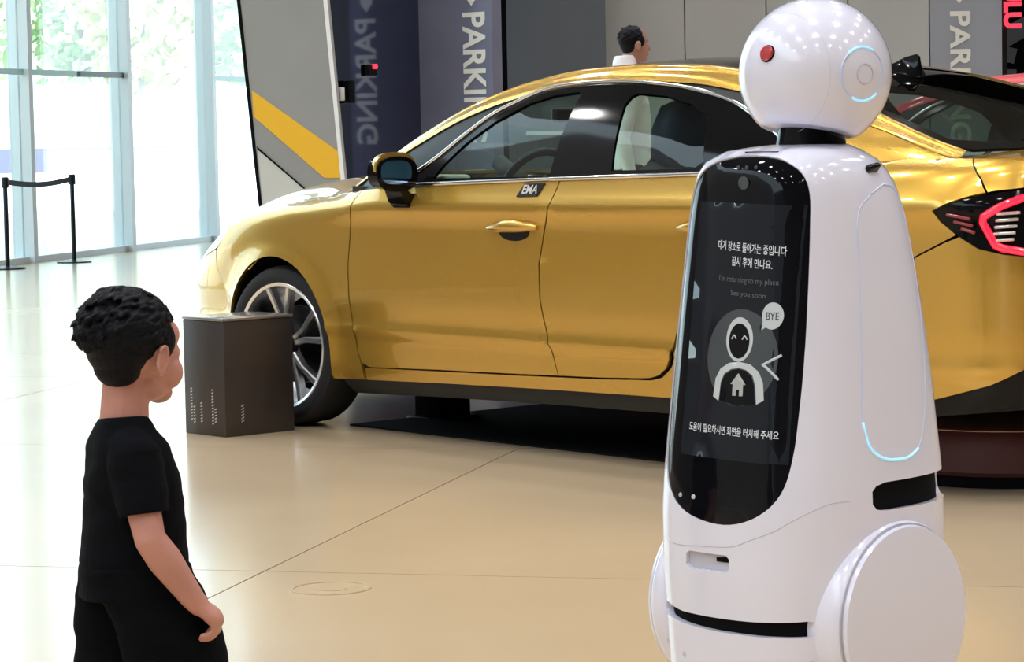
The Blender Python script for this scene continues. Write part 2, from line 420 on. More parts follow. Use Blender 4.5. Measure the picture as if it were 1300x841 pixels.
# concave corner: glossy navy door wall and the sign wall at right angles to it
CO = Vector((-.786, 25.0, 0)); be = R(45)
Md = Vector((-math.sin(be), -math.cos(be), 0)); Td = Vector((math.cos(be), -math.sin(be), 0))
def corner_wall(name, d, L, th, m, label, kind='structure'):
    nrm = Vector((d.y, -d.x, 0))
    if nrm.y > 0: nrm = -nrm
    p = [CO, CO + d * L, CO + d * L - nrm * th, CO - nrm * th]
    V = [(q.x, q.y, 0) for q in p] + [(q.x, q.y, CEIL) for q in p]
    o = mesh(name, V, [(0, 1, 2, 3), (4, 5, 6, 7), (0, 1, 5, 4), (1, 2, 6, 5), (2, 3, 7, 6), (3, 0, 4, 7)], m, None, False, recalc=True)
    struct(o, label); return o, nrm
door, dn = corner_wall('door_1', Md, 1.25, .12, 'navy_gloss', 'glossy navy door leaf reflecting the sign beside it')
signw, sn = corner_wall('wall_sign', Td, .935, .12, 'navy_panel', 'navy sign wall with white PARKING lettering')
def wall_text(name, s, org, d, nrm, r0, r1, z0, z1, m, parent, off=.006, bold=.025):
    """text running downwards: letter tops towards +d (r1), word from z1 (top) to z0"""
    V, F = text_geo(s, 1.0, 'LEFT', bold, .0)
    xs = [v[0] for v in V]; ys = [v[1] for v in V]; xa, xb, ya, yb = min(xs), max(xs), min(ys), max(ys); W_ = []
    for v in V:
        z = z1 + (z0 - z1) * (v[0] - xa) / (xb - xa); r = r0 + (r1 - r0) * (v[1] - ya) / (yb - ya)
        p = org + d * r + nrm * off; W_.append((p.x, p.y, z))
    return mesh(name, W_, F, m, parent, False)
wall_text('parking_lettering', 'PARKING', CO, Td, sn, .57, .86, 1.10, 2.25, 'white_print', signw)
def arrow_mark(org, d, nrm, rc, zc, w, h, parent):
    pts = [(-.5, .5), (0, .0), (.5, -.0), (0, -.5)]
    pts = [(-.5, .15), (0, -.5), (.5, .15), (.5, .8), (-.5, .8)]
    V = []
    for u, v in pts: p = org + d * (rc + u * w) + nrm * .006; V.append((p.x, p.y, zc + v * h))
    mesh('arrow_mark', V, [tuple(range(len(V)))], 'white_print', parent, False)
arrow_mark(CO, Td, sn, .69, 2.37, .16, .13, signw)
# small fittings on the door leaf
def on_door(r, z, size, m, name, parent, out=.03):
    p = CO + Md * r + dn * out; return box(name, (p.x, p.y, z), size, m, parent, rz=math.atan2(Md.y, Md.x), bev=.008)
on_door(.62, 1.76, (.10, .05, .10), 'black_plastic', 'call_box', door); on_door(.60, 1.79, (.05, .05, .045), 'red_sign', 'call_button', door, .05)
on_door(.98, 1.55, (.05, .05, .12), 'trim_white', 'lock_plate', door); on_door(.90, 1.57, (.06, .09, .20), 'black_plastic', 'pull_handle', door, .05)
# back wall: black gap, dark grey part, light grey panels
bw = struct(empty('wall_back'), 'back wall of dark and light grey panels')
Te = CO + Td * .935
box('gap_panel', (-.05, 26.35, CEIL / 2), (.9, .1, CEIL), 'matt_black', bw)
def panel_run(x0, x1, Y, m, n, name):
    w = (x1 - x0) / n
    for i in range(n): box(name, (x0 + w * (i + .5), Y, CEIL / 2), (w - .012, .08, CEIL), m, bw)
panel_run(0.0, .975 * 26 / 27 + .0, 26.0, 'wall_dark', 1, 'dark_panel')
panel_run(.945, 4.12, 27.0, 'wall_light', 4, 'light_panel'); panel_run(4.12, 4.83, 27.0, 'wall_lav', 1, 'light_panel')
box('backing', (2.9, 27.2, CEIL / 2), (4.0, .2, CEIL), 'metal_dark', bw)
box('light_strip', (.62, 25.93, 1.17), (.9, .03, .035), 'trim_white', bw)
wall_text('parking_lettering', 'PARKING', Vector((0, 26.955, 0)), Vector((1, 0, 0)), Vector((0, -1, 0)), 4.315, 4.52, .99, 2.27, 'white_print', bw)
arrow_mark(Vector((0, 26.955, 0)), Vector((1, 0, 0)), Vector((0, -1, 0)), 4.41, 2.40, .12, .11, bw)
box('dark_panel', (9.4, 30.0, CEIL / 2), (9.1, .1, CEIL), 'matt_black', bw)
for k, (x, z, w, h, a) in enumerate(((5.25, 1.95, .5, .16, .25), (5.5, 2.15, .4, .2, -.5), (5.2, 1.72, .6, .08, .05))):
    o = box('blue_grey_panel', (0, 0, 0), (w, .05, h), 'wall_dark', bw); o.location = (x, 29.9, z); o.rotation_euler = (0, a, 0)
box('dark_panel', (-1.0, 30.2, CEIL / 2), (2.4, .1, CEIL), 'wall_dark', bw)
# red illuminated lettering beside the sign wall
red = mesh('red_lettering', *(lambda g: ([(4.86 + (v[1]) * 1.0 + .06, 26.96, 2.62 - v[0]) for v in g[0]], g[1]))(text_geo('LULU', .22, 'LEFT', .012)), 'red_sign', None, False)
tag(red, 'red lit lettering at the right edge of the sign wall', 'sign')
# the rest of the shell
struct(box('ceiling', (4.5, 12, CEIL + .15), (23, 48, .3), 'ceiling'), 'grey ceiling')
struct(box('wall_right', (15.5, 12, CEIL / 2), (.2, 48, CEIL), 'hall_dark'), 'grey side wall')
wn = GA + GD * (.467 - 5 * MW - 13.2)
struct(box('wall_side', (wn.x, wn.y, CEIL / 2), (26.4, .2, CEIL), 'hall_dark', rz=grz), 'grey hall wall on the left beside the viewer')
struct(box('wall_rear', (2, -11.5, CEIL / 2), (36, .2, CEIL), 'hall_dark'), 'grey wall behind the viewer')
# outside: paving, low wall, trees
struct(box('outside_paving', (-60, 100, -.12), (420, 420, .06), 'outside_ground'), 'sunlit paving outside the glass')
tag(box('garden_wall', (-17.5, 97, .42), (30, .5, .85), 'outside_wall'), 'low grey wall across the plaza outside the glass', 'wall')
def tree(x, y, h, wd, m, seed, label):
    rnd = random.Random(seed); t = empty('plaza_tree', (x, y, -.09)); tag(t, label, 'tree', 'trees outside the glass')
    tube('trunk', [(0, 0, 0), (.05, 0, h * .3), (0, .1, h * .7)], [.28, .22, .08], 'bark', t, 8)
    V, F = [], []
    for i in range(900):
        a = rnd.random() * 6.283; u = rnd.random(); zz = h * (.28 + .72 * u); rr = wd * (1 - abs(u - .42) * 1.35) * math.sqrt(rnd.random()) + .2
        c = Vector((rr * math.cos(a), rr * math.sin(a), zz)); s = .28 + .3 * rnd.random()
        d1 = Vector((rnd.uniform(-1, 1), rnd.uniform(-1, 1), rnd.uniform(-1, 1))).normalized(); d2 = d1.orthogonal().normalized()
        b = len(V); V += [c - d1 * s, c + d2 * s * .6, c + d1 * s, c - d2 * s * .6 + Vector((0, 0, .08))]; F.append((b, b + 1, b + 2, b + 3))
    o = mesh('foliage', V, F, m, t, False); o['kind'] = 'stuff'
tree(-13.6, 103, 11, 2.7, 'leaf_yellow', 1, 'yellowish tree outside, seen between the two leftmost mullions')
tree(-20.0, 100, 10, 2.6, 'leaf', 2, 'green tree outside at the left edge of the picture')
tree(-9.9, 112, 12, 3.0, 'leaf', 3, 'green tree outside right of the second mullion')
tree(-18.2, 118, 13, 3.0, 'leaf', 4, 'taller green tree set back between the left mullions')
tree(-12.4, 126, 13, 3.0, 'leaf_yellow', 5, 'yellowish tree outside seen behind the second mullion')
# belt barrier just inside the glass
def stanchion(p, label):
    t = empty('barrier_post', (p[0], p[1], 0)); tag(t, label, 'barrier', 'belt barrier posts by the glass')
    lathe('base', [(.0, 0), (.17, 0), (.17, .012), (.05, .03), (.0, .03)], 'metal_dark', t, 20)
    lathe('post', [(.0, .02), (.022, .02), (.022, .82), (.0, .82)], 'metal_dark', t, 12)
    lathe('head', [(.0, .76), (.036, .76), (.036, .85), (.026, .86), (.0, .86)], 'metal_dark', t, 12)
s0, s1 = (-4.70, 25.75), (-4.25, 26.85)
stanchion(s0, 'black barrier post at the left edge of the picture'); stanchion(s1, 'black barrier post standing right of the leftmost mullion')
V_, F_ = [], []
for k in range(13):
    u = .04 + .92 * k / 12; x, y = s0[0] + (s1[0] - s0[0]) * u, s0[1] + (s1[1] - s0[1]) * u; z = .79 - .04 * math.sin(math.pi * u)
    V_ += [(x, y, z), (x, y, z + .05), (x + .006, y, z + .05), (x + .006, y, z)]
    if k: b = 4 * k; F_ += [(b - 4 + i, b - 4 + (i + 1) % 4, b + (i + 1) % 4, b + i) for i in range(4)]
tag(mesh('barrier_belt', V_, F_, 'black_plastic', None, False), 'black retractable belt between the two barrier posts', 'barrier belt')
# round lid in the floor
lid = empty('floor_socket', (-.50, 7.31, 0)); tag(lid, 'round metal lid set flush in the floor before the box', 'floor socket')
lathe('ring', [(.098, .0), (.110, .0), (.110, .003), (.098, .003), (.098, 0)], 'floor_lid', lid, 40)
lathe('disc', [(0, 0), (.045, 0), (.045, .002), (0, .002)], 'floor_lid', lid, 40)

# ================================================================== the yellow car
# local frame: x from the front axle towards the tail, y across (near side is -y), z up
def lerp_tab(tab, x):
    if x <= tab[0][0]: return tab[0][1]
    for (a, b), (c, d) in zip(tab, tab[1:]):
        if x <= c: return b + (d - b) * (x - a) / (c - a)
    return tab[-1][1]
def hermite_tab(tab, x):
    # smooth monotone-ish cubic interpolation through a table
    n = len(tab)
    if x <= tab[0][0]: return tab[0][1]
    if x >= tab[-1][0]: return tab[-1][1]
    for i in range(n - 1):
        if x <= tab[i+1][0]: break
    x0, y0 = tab[i]; x1, y1 = tab[i+1]; h = x1 - x0; d = (y1 - y0) / h
    def slope(k):
        if k == 0: return (tab[1][1]-tab[0][1])/(tab[1][0]-tab[0][0])
        if k == n-1: return (tab[-1][1]-tab[-2][1])/(tab[-1][0]-tab[-2][0])
        a = (tab[k][1]-tab[k-1][1])/(tab[k][0]-tab[k-1][0]); b = (tab[k+1][1]-tab[k][1])/(tab[k+1][0]-tab[k][0])
        if a*b <= 0: return 0.0
        return 2*a*b/(a+b)
    m0, m1 = slope(i), slope(i+1); t = (x-x0)/h
    return (2*t**3-3*t*t+1)*y0+(t**3-2*t*t+t)*h*m0+(-2*t**3+3*t*t)*y1+(t**3-t*t)*h*m1
def sstep(t):
    t = min(1.0, max(0.0, t)); return t*t*(3-2*t)
PLAN = [(-.955,0),(-.95,.28),(-.935,.52),(-.88,.69),(-.77,.80),(-.55,.872),(-.2,.91),(.2,.922),(.8,.929),(1.5,.93),(2.2,.93),(2.8,.926),(3.2,.912),(3.5,.878),(3.7,.82),(3.84,.71),(3.915,.52),(3.945,.27),(3.955,0)]
def catmull(pts, n):
    P = [tuple(2*a-b for a, b in zip(pts[0], pts[1]))] + list(pts) + [tuple(2*a-b for a, b in zip(pts[-1], pts[-2]))]
    out = []
    for i in range(1, len(P)-2):
        for k in range(n):
            t = k/n
            out.append(tuple(.5*(2*p1+(p2-p0)*t+(2*p0-5*p1+4*p2-p3)*t*t+(3*p1-p0-3*p2+p3)*t**3) for p0, p1, p2, p3 in zip(P[i-1], P[i], P[i+1], P[i+2])))
    out.append(tuple(pts[-1])); return out
_PL = catmull(PLAN, 14)
_S = [0.0]
for _a, _b in zip(_PL, _PL[1:]): _S.append(_S[-1] + ((_a[0]-_b[0])**2+(_a[1]-_b[1])**2)**.5)
SMAX = _S[-1]
def plan_at(s):
    s = min(SMAX, max(0, s))
    import bisect
    i = min(len(_S)-2, max(0, bisect.bisect_right(_S, s)-1))
    t = (s-_S[i])/(_S[i+1]-_S[i])
    return _PL[i][0]+(_PL[i+1][0]-_PL[i][0])*t, _PL[i][1]+(_PL[i+1][1]-_PL[i][1])*t
def s_of_x(x):
    for i in range(len(_PL)-1):
        if _PL[i+1][0] >= x:
            t = (x-_PL[i][0])/(_PL[i+1][0]-_PL[i][0]); return _S[i]+(_S[i+1]-_S[i])*max(0,min(1,t))
    return SMAX
WZ = [(.14,.80),(.19,.85),(.24,.882),(.30,.895),(.40,.903),(.425,.917),(.45,.910),(.55,.917),(.70,.919),(.85,.922),(.90,.930),(.925,.936),(.935,.935),(.95,.925),(1.0,.899),(1.03,.888),(1.06,.874),(1.12,.845)]
ZT = [(-.95,.70),(-.85,.745),(-.7,.80),(-.5,.852),(-.2,.905),(.1,.945),(.4,.972),(.7,.992),(1.0,1.006),(1.7,1.026),(2.5,1.046),(2.9,1.06),(3.2,1.085),(3.5,1.095),(3.7,1.092),(3.955,1.08)]
XF = [(.14,.12),(.22,.06),(.32,.02),(.45,0),(.56,.005),(.66,.03),(.72,.07),(.80,.13)]
XR = [(.14,-.16),(.25,-.08),(.36,-.02),(.50,0),(.72,.0),(.90,-.03),(1.0,-.04),(1.06,-.02),(1.10,0)]
def ztop(x): return hermite_tab(ZT, x)
FAX, RAX, ARCH = 0.0, 2.84, .375
def wrap(s, z):
    x, y = plan_at(s)
    zt = ztop(x)
    zz = min(z, 1.12)
    # side section is scaled so that the shoulder crease follows the rising belt
    lift = hermite_tab([(-.9,-.2),(-.3,-.07),(.5,-.01),(1.7,.0),(3.0,.012),(3.9,.02)], x)
    wz = hermite_tab(WZ, zz - lift*sstep((zz-.5)/.4))
    y = y * wz / .93
    wf = sstep((-.25-x)/.65); wr = sstep((x-3.25)/.65)
    x += hermite_tab(XF, z)*wf + hermite_tab(XR, z)*wr
    k = max(1-sstep((x-.25)/.5), sstep((x-2.95)/.4)*.75)
    R = .13
    q = min(1, max(0, (z-(zt-R))/R))
    ins = .11*k*(1-(1-min(q,.985)**2)**.5)
    # inward along plan normal
    ds = .01; a = plan_at(s-ds); b = plan_at(s+ds)
    nx, ny = -(b[1]-a[1]), (b[0]-a[0]); L = (nx*nx+ny*ny)**.5 or 1
    nx, ny = nx/L, ny/L
    # wheel arch lips
    for ax in (FAX, RAX):
        r = ((x-ax)**2+(z-.335)**2)**.5
        ins -= .020*2.718**(-((r-ARCH)/.042)**2)
    # handle-height hollow on the doors
    return (x - nx*ins, max(0.0, y - ny*ins), z)
# roof edge (side/top break) and centre profile
EY = [(.40,.80),(.6,.765),(.8,.715),(1.05,.655),(1.3,.605),(1.6,.582),(1.9,.577),(2.2,.572),(2.5,.572),(2.8,.59),(3.1,.63),(3.4,.68),(3.62,.72)]
EZ = [(.40,.985),(.6,1.105),(.8,1.215),(1.05,1.325),(1.3,1.393),(1.6,1.432),(1.9,1.44),(2.2,1.428),(2.5,1.388),(2.8,1.322),(3.1,1.243),(3.4,1.152),(3.62,1.10)]
CZ = [(.10,.985),(.40,1.115),(.7,1.25),(1.0,1.36),(1.25,1.425),(1.5,1.457),(1.85,1.475),(2.2,1.46),(2.5,1.425),(2.8,1.363),(3.1,1.283),(3.4,1.19),(3.66,1.12)]
def e_y(x): return hermite_tab(EY, x)
def e_z(x): return hermite_tab(EZ, x)
def top_z(x, y):
    ye, ze, zc = e_y(x), e_z(x), hermite_tab(CZ, x)
    return ze + (zc-ze)*(1-min(1.2, abs(y)/ye)**2.2)
def belt_y(x):
    p = wrap(s_of_x(x), ztop(x)); return p[1]
def side_y(x, z):
    zb, ze = ztop(x)-.004, e_z(x); yb, ye = belt_y(x)-.012, e_y(x)
    q = min(1.1, max(-.1, (z-zb)/max(.02, ze-zb)))
    q = max(0, q)
    return yb + (ye-yb)*(.55*q+.45*q*q)

def SX(pts): return [(s_of_x(x), z) for x, z in pts]
def arc(ax, a0, a1, n=22, r=ARCH):
    return [(ax + r * math.cos(R(a0 + (a1 - a0) * i / n)), .335 + r * math.sin(R(a0 + (a1 - a0) * i / n))) for i in range(n + 1)]
def topline(x0, x1, n=16): return [(x0 + (x1 - x0) * i / n, ztop(x0 + (x1 - x0) * i / n)) for i in range(n + 1)]
S_END = SMAX - 1e-4
def s_rear(y):      # chart position on the tail for a lateral offset y
    lo, hi = s_of_x(3.6), SMAX
    for _ in range(40):
        m = (lo + hi) / 2
        if plan_at(m)[1] > y: lo = m
        else: hi = m
    return lo
def s_front(y):
    lo, hi = 0, s_of_x(-.6)
    for _ in range(40):
        m = (lo + hi) / 2
        if plan_at(m)[1] < y: lo = m
        else: hi = m
    return lo
def out_body(p): return Vector((max(0, p.x - 3.3) * 3 - max(0, -.5 - p.x) * 3, p.y + .001, .2))
def out_top(p): return Vector((0, 0, 1))
def out_side(p): return Vector((0, 1, .2))
FCUT = [(.56, .985), (.554, .90), (.536, .80), (.513, .675), (.514, .55), (.53, .425), (.54, .33), (.555, .295), (.60, .277)]
BCUT = [(1.79, 1.02), (1.775, .933), (1.737, .85), (1.697, .714), (1.697, .59), (1.73, .444), (1.766, .308)]
RCUT = [(2.20, .323), (2.269, .327), (2.315, .34), (2.352, .365), (2.405, .448), (2.45, .56), (2.53, .68), (2.64, .79), (2.72, .88), (2.77, .97), (2.785, 1.055)]
DBOT = [(.60, .277), (1.07, .291), (1.55, .302), (1.766, .308), (2.0, .314), (2.2, .323)]
SBOT = [(.40, .214), (1.05, .237), (1.7, .252), (2.33, .261), (2.44, .263)]
def shift(pts, dx=0, dz=0): return [(x + dx, z + dz) for x, z in pts]
GAP = .0035
def build_car(name, paint, label, loc, rz, sub=1.0, interior=True):
    root = empty(name, loc, rz); tag(root, label, 'car')
    def both(pname, g, m, parent=root, sharp=40, sides=(1, -1)):
        out = []
        for sg in sides:
            gg = g if sg > 0 else mirror_geo(g); out.append(mesh(pname, gg[0], gg[1], m, parent if not isinstance(parent, dict) else parent[sg], True, sharp=sharp))
        return out
    DU, DV = .05 * sub, .022 * sub
    # --- fender
    ol = [(.56 - GAP, ztop(.56))] + shift(FCUT[1:8], -GAP) + [(.56, .27), (.56, .222)] + [(ARCH * .985, .216)]
    ol = [(.56 - GAP, ztop(.56))] + shift(FCUT[1:8], -GAP) + [(.555, .222)] + arc(0, -18.5, 178, 30) + [(-.385, .45), (-.42, .56), (-.50, .66), (-.52, .72), (-.44, .80)] + topline(-.43, .54, 14)
    fend = both('fender', patch_geo(SX(ol), wrap, DU, DV, off=0, lip=.014, out=out_body), paint)
    # --- front bumper with head lamps and grille
    hl = SX([(-.44, .815), (-.53, .735), (-.66, .70), (-.80, .665)]) + [(s_front(.60), .625), (s_front(.42), .62), (s_front(.40), .655), (s_front(.55), .69)] + SX([(-.84, .715), (-.74, .765), (-.6, .806), (-.5, .832)])
    bo = SX([(-.385 - GAP, .45), (-.42, .56), (-.50, .655), (-.53, .725)]) + SX([(-.66, .69), (-.80, .655)]) + [(s_front(.60), .615), (s_front(.41), .61), (s_front(.39), .655), (s_front(.55), .695)]
    bo += SX([(-.87, .725)]) + [(s_front(.6), ztop(-.9) - .01), (s_front(.3), .70), (.0005, .70), (.0005, .17), (s_front(.4), .175), (s_front(.68), .185)] + SX([(-.70, .195), (-.5, .205), (-.365, .21)]) + [(s, z) for s, z in SX(arc(0, 199, 165, 8))]
    both('bumper', patch_geo(bo, wrap, DU, DV, out=out_body, lip=.012), paint)
    lamp = both('head_lamp', patch_geo(hl, wrap, .04, .02, off=-.004, out=out_body, lip=.01), 'lamp_clear')
    gr = [(.0005, .62), (s_front(.30), .63), (s_front(.52), .56), (s_front(.50), .42), (s_front(.3), .33), (.0005, .32)]
    both('grille', patch_geo(gr, wrap, .05, .03, off=.006, out=out_body, lip=.01), 'gloss_black')
    # --- doors
    fd = [(.56 + GAP, ztop(.56))] + shift(FCUT[1:], GAP) + DBOT[1:4] + shift(list(reversed(BCUT[:-1])), -GAP) + [(1.79 - GAP, ztop(1.79))] + list(reversed(topline(.60, 1.75, 14)))
    fdo = both('door', patch_geo(SX(fd), wrap, DU, DV, lip=.014, out=out_body), paint)
    rd = [(1.79 + GAP, ztop(1.79))] + shift(BCUT[1:], GAP) + DBOT[4:] + shift(RCUT[1:-1], -GAP) + [(2.785 - GAP, ztop(2.785))] + list(reversed(topline(1.82, 2.76, 12)))
    rdo = both('door', patch_geo(SX(rd), wrap, DU, DV, lip=.014, out=out_body), paint)
    # --- rocker (painted sill and black lower strip)
    rk = [(.60, .277 - GAP * 2)] + shift(DBOT[1:], 0, -GAP * 2) + [(2.269, .318), (2.33, .332), (2.40, .40), (2.47, .40)] + arc(RAX, 170, 191, 6)[1:] + [(2.44, .263)] + list(reversed(SBOT[:-1])) + [(.40, .214), (.56 + GAP, .222), (.565, .288)]
    rk = [(.58, .272)] + shift(DBOT[1:], 0, -GAP * 2) + [(2.269, .318), (2.33, .332), (2.38, .37), (2.42, .44)] + arc(RAX, 165, 191, 6) + list(reversed(SBOT[1:-1])) + [(.56 + GAP, .222)]
    both('rocker', patch_geo(SX(rk), wrap, DU, DV, lip=.03, out=out_body), paint)
    rb = SBOT + list(reversed(shift(SBOT, 0, -.065)))
    both('rocker_strip', patch_geo(SX(rb), wrap, DU, DV, off=-.006, lip=.10, out=out_body), 'black_plastic')
    # --- rear quarter
    TIP = (3.579, .931)
    LT = [(3.579, .931), (3.64, .957), (3.697, .975), (3.773, .989), (3.835, .997)]
    LB = [(3.579, .931), (3.60, .897), (3.652, .851), (3.708, .814), (3.771, .796), (3.823, .788)]
    qp = [(2.785 + GAP, ztop(2.785))] + list(reversed(shift(RCUT[:-1], GAP)))[:-5] + [(2.43, .47)] + arc(RAX, 160, 30, 22) + [(3.24, .56), (3.36, .70), (3.50, .79), (3.60, .835), (3.645, .855)]
    qp += [(3.60 - GAP, .897), (3.579 - GAP, .931), (3.64, .957 + GAP), (3.697, .975 + GAP), (3.742, .985 + GAP), (3.71, 1.03), (3.63, ztop(3.63))] + list(reversed(topline(2.80, 3.60, 14)))
    quarter = both('quarter_panel', patch_geo(SX(qp), wrap, DU, DV, lip=.014, out=out_body), paint)
    # --- rear bumper, diffuser
    rbp = SX(arc(RAX, 29.5, -14, 10)) + SX([(3.28, .262), (3.45, .30), (3.583, .333), (3.73, .376), (3.817, .427)]) + [(s_rear(.5), .462), (s_rear(.3), .47), (S_END, .47), (S_END, .66), (s_rear(.46), .665), (s_rear(.60), .74)]
    rbp += SX([(3.823, .788 - GAP), (3.771, .796 - GAP), (3.708, .814 - GAP), (3.655, .848), (3.60, .828), (3.50, .784), (3.36, .694), (3.245, .556)])
    both('bumper', patch_geo(rbp, wrap, DU, DV, lip=.014, out=out_body), paint)
    df = SX([(3.20, .262), (3.28, .258), (3.45, .296), (3.583, .329), (3.73, .372), (3.817, .423)]) + [(s_rear(.5), .458), (s_rear(.3), .466), (S_END, .466), (S_END, .27), (s_rear(.45), .27)] + SX([(3.83, .288), (3.70, .277), (3.59, .268), (3.40, .235), (3.22, .22)])
    both('diffuser', patch_geo(df, wrap, DU, DV, off=-.012, lip=.05, out=out_body), 'gloss_black')
    for sg in (1, -1):
        p = wrap(s_rear(.62), .345); tube('exhaust_trim', [(p[0] - .02, sg * (p[1] - .09), .345), (p[0] + .004, sg * (p[1] - .09), .345), (p[0] + .004, sg * (p[1] + .03), .36), (p[0] - .02, sg * (p[1] + .03), .36)], .008, 'chrome', root, 6, True)
    # --- tail lamps
    tl = SX(LT) + [(s_rear(.50), 1.0), (s_rear(.30), .998), (s_rear(.30), .955), (s_rear(.44), .94), (s_rear(.52), .87), (s_rear(.60), .80)] + SX(list(reversed(LB[1:])))
    tls = both('tail_lamp', patch_geo(tl, wrap, .035, .02, off=-.006, lip=.012, out=out_body), 'gloss_black')
    def lamp_strip(pts, w, m, off, pname):
        pts = resample(pts, .012, False)
        for sg in (1, -1):
            path = []
            for s, z in pts: p = wrap(s, z); path.append((p[0] + off * .5, sg * (p[1] + off * .5), p[2]))
            tube(pname, path, w, m, tls[0 if sg > 0 else 1], 6)
    cl = [(s_rear(.30), .985), (s_rear(.5), .983)] + SX([(3.837, .970), (3.791, .945), (3.738, .912), (3.733, .893), (3.757, .822), (3.775, .812), (3.823, .800)]) + [(s_rear(.6), .812), (s_rear(.55), .85)]
    lamp_strip(cl, .0125, 'lamp_red', .004, 'red_light_strip')
    for k in range(5):
        z = .92 - k * .021; x0 = 3.775 - .006 * k
        lamp_strip(SX([(x0, z), (x0 + .055, z + .004)]), .006, 'lamp_clear', .003, 'clear_segment')
    for k in range(3):
        lamp_strip(SX([(3.625 + .02 * k, .92 - .022 * k), (3.70 + .003 * k, .905 - .022 * k)]), .006, 'lamp_dark_red', .003, 'red_segment')
    # --- trunk lid: rear face and deck
    tf = [(S_END, .664), (s_rear(.46), .669), (s_rear(.59), .742), (s_rear(.595), .80), (s_rear(.515), .872), (s_rear(.435), .944), (s_rear(.295), .951), (S_END, .951)]
    both('trunk_face', patch_geo(tf, wrap, DU, DV, lip=.012, out=out_body), paint)
    lb = [(S_END, .953), (s_rear(.295), .953), (s_rear(.295), 1.0), (S_END, 1.0)]
    both('light_bar', patch_geo(lb, wrap, DU, .02, lip=.01, out=out_body), 'lamp_dark_red')
    tu = SX([(3.742 + .006, .99), (3.716, 1.03), (3.637, ztop(3.637))]) + SX(topline(3.66, 3.90, 8)) + [(s_rear(.5), 1.08), (s_rear(.3), 1.08), (S_END, 1.08), (S_END, 1.004), (s_rear(.3), 1.004), (s_rear(.5), 1.005)] + SX([(3.835, 1.002), (3.773, .994)])
    both('trunk_edge', patch_geo(tu, wrap, DU, .02, lip=.0, out=out_body), paint)
    def edge_pt(s):
        x = plan_at(s)[0]; return wrap(s, ztop(x))
    def deck_z(x, y): return (x, y, ztop(x) + .045 * max(0, 1 - (abs(y) / .74) ** 2) - .002)
    rim = [edge_pt(s_of_x(3.50) + (SMAX - s_of_x(3.50)) * i / 26) for i in range(27)]
    de = [(p[0], p[1]) for p in rim]
    GB = [(3.52, .725), (3.56, .66), (3.60, .5), (3.63, .3), (3.64, 0)]       # rear glass base line
    dpoly = de + [(x, -y) for x, y in reversed(de[:-1])] + [(x, -y) for x, y in GB] + [(x, y) for x, y in reversed(GB[:-1])]
    mesh('trunk_lid', *patch_geo(dpoly, deck_z, .05, .05, lip=.01, out=out_top), paint, root, True, sharp=40)
    # --- hood
    def hood_edge(x): return edge_pt(s_of_x(x))
    hs = [edge_pt(s_of_x(.44) * (1 - i / 40)) for i in range(41)]
    hy = sorted([(p[0], p[1]) for p in hs])
    HC = [(-.95, .02), (-.8, .06), (-.6, .098), (-.3, .118), (0, .108), (.3, .075), (.5, .05)]
    def hood_fn(x, y):
        ye = max(.2, hermite_tab(hy, x)); zb = hermite_tab(HZ, x)
        return (x, y, zb + hermite_tab(HC, x) * (1 - min(1.05, abs(y) / ye) ** 3.6) - .001)
    HZ = sorted({round(p[0], 4): p[2] for p in hs}.items())
    hp = [(p[0], p[1]) for p in hs]
    CW = [(.40, .74), (.30, .55), (.22, .3), (.19, 0)]
    hpoly = hp + [(x, -y) for x, y in reversed(hp[:-1])] + [(x, -y) for x, y in CW] + [(x, y) for x, y in reversed(CW[:-1])]
    mesh('hood', *patch_geo(hpoly, hood_fn, .05, .05, lip=.012, out=out_top), paint, root, True, sharp=50)
    # --- windscreen, roof, rear window
    def top_fn(x, y): return (x, y, top_z(x, y))
    def edge_off(x, o): return e_y(x) - o
    def strip_poly(x0, x1, o, n=14):
        xs = [x0 + (x1 - x0) * i / n for i in range(n + 1)]
        return [(x, edge_off(x, o)) for x in xs]
    RF = 1.18
    ws_e = strip_poly(.43, RF, .03)
    wsp = [(.10, 0), (.14, .35), (.26, .62)] + ws_e + [(RF + .06, .35), (RF + .08, 0)]
    wsp = wsp + [(x, -y) for x, y in reversed(wsp[1:-1])]
    mesh('windshield', *patch_geo(wsp, top_fn, .07, .06, off=-.004, out=out_top), 'car_glass', root)
    rf = strip_poly(RF + .01, 2.44, .055, 16)
    rfp = [(RF + .09, 0), (RF + .07, .35)] + rf + [(2.47, .3), (2.48, 0)]
    rfp = rfp + [(x, -y) for x, y in reversed(rfp[1:-1])]
    mesh('roof', *patch_geo(rfp, top_fn, .07, .05, lip=.02, out=out_top), 'gloss_black', root, sharp=40)
    rw_e = strip_poly(2.46, 3.50, .012, 16)
    rwp = [(2.49, 0), (2.48, .3)] + rw_e + [(3.55, .65), (3.595, .5), (3.625, .3), (3.635, 0)]
    rwp = rwp + [(x, -y) for x, y in reversed(rwp[1:-1])]
    hole_e = [(x, max(.1, y - .055)) for x, y in strip_poly(2.54, 3.42, .012, 12)]
    rwh = [(2.55, 0)] + hole_e + [(3.52, .5), (3.555, .3), (3.565, 0)]
    rwh = rwh + [(x, -y) for x, y in reversed(rwh[1:-1])]
    mesh('rear_window_frame', *patch_geo(rwp, top_fn, .06, .05, holes=[rwh], off=.001, lip=.01, out=out_top), 'gloss_black', root, sharp=40)
    mesh('rear_window', *patch_geo(rwh, top_fn, .07, .06, off=-.003, out=out_top), 'car_glass_dark', root)
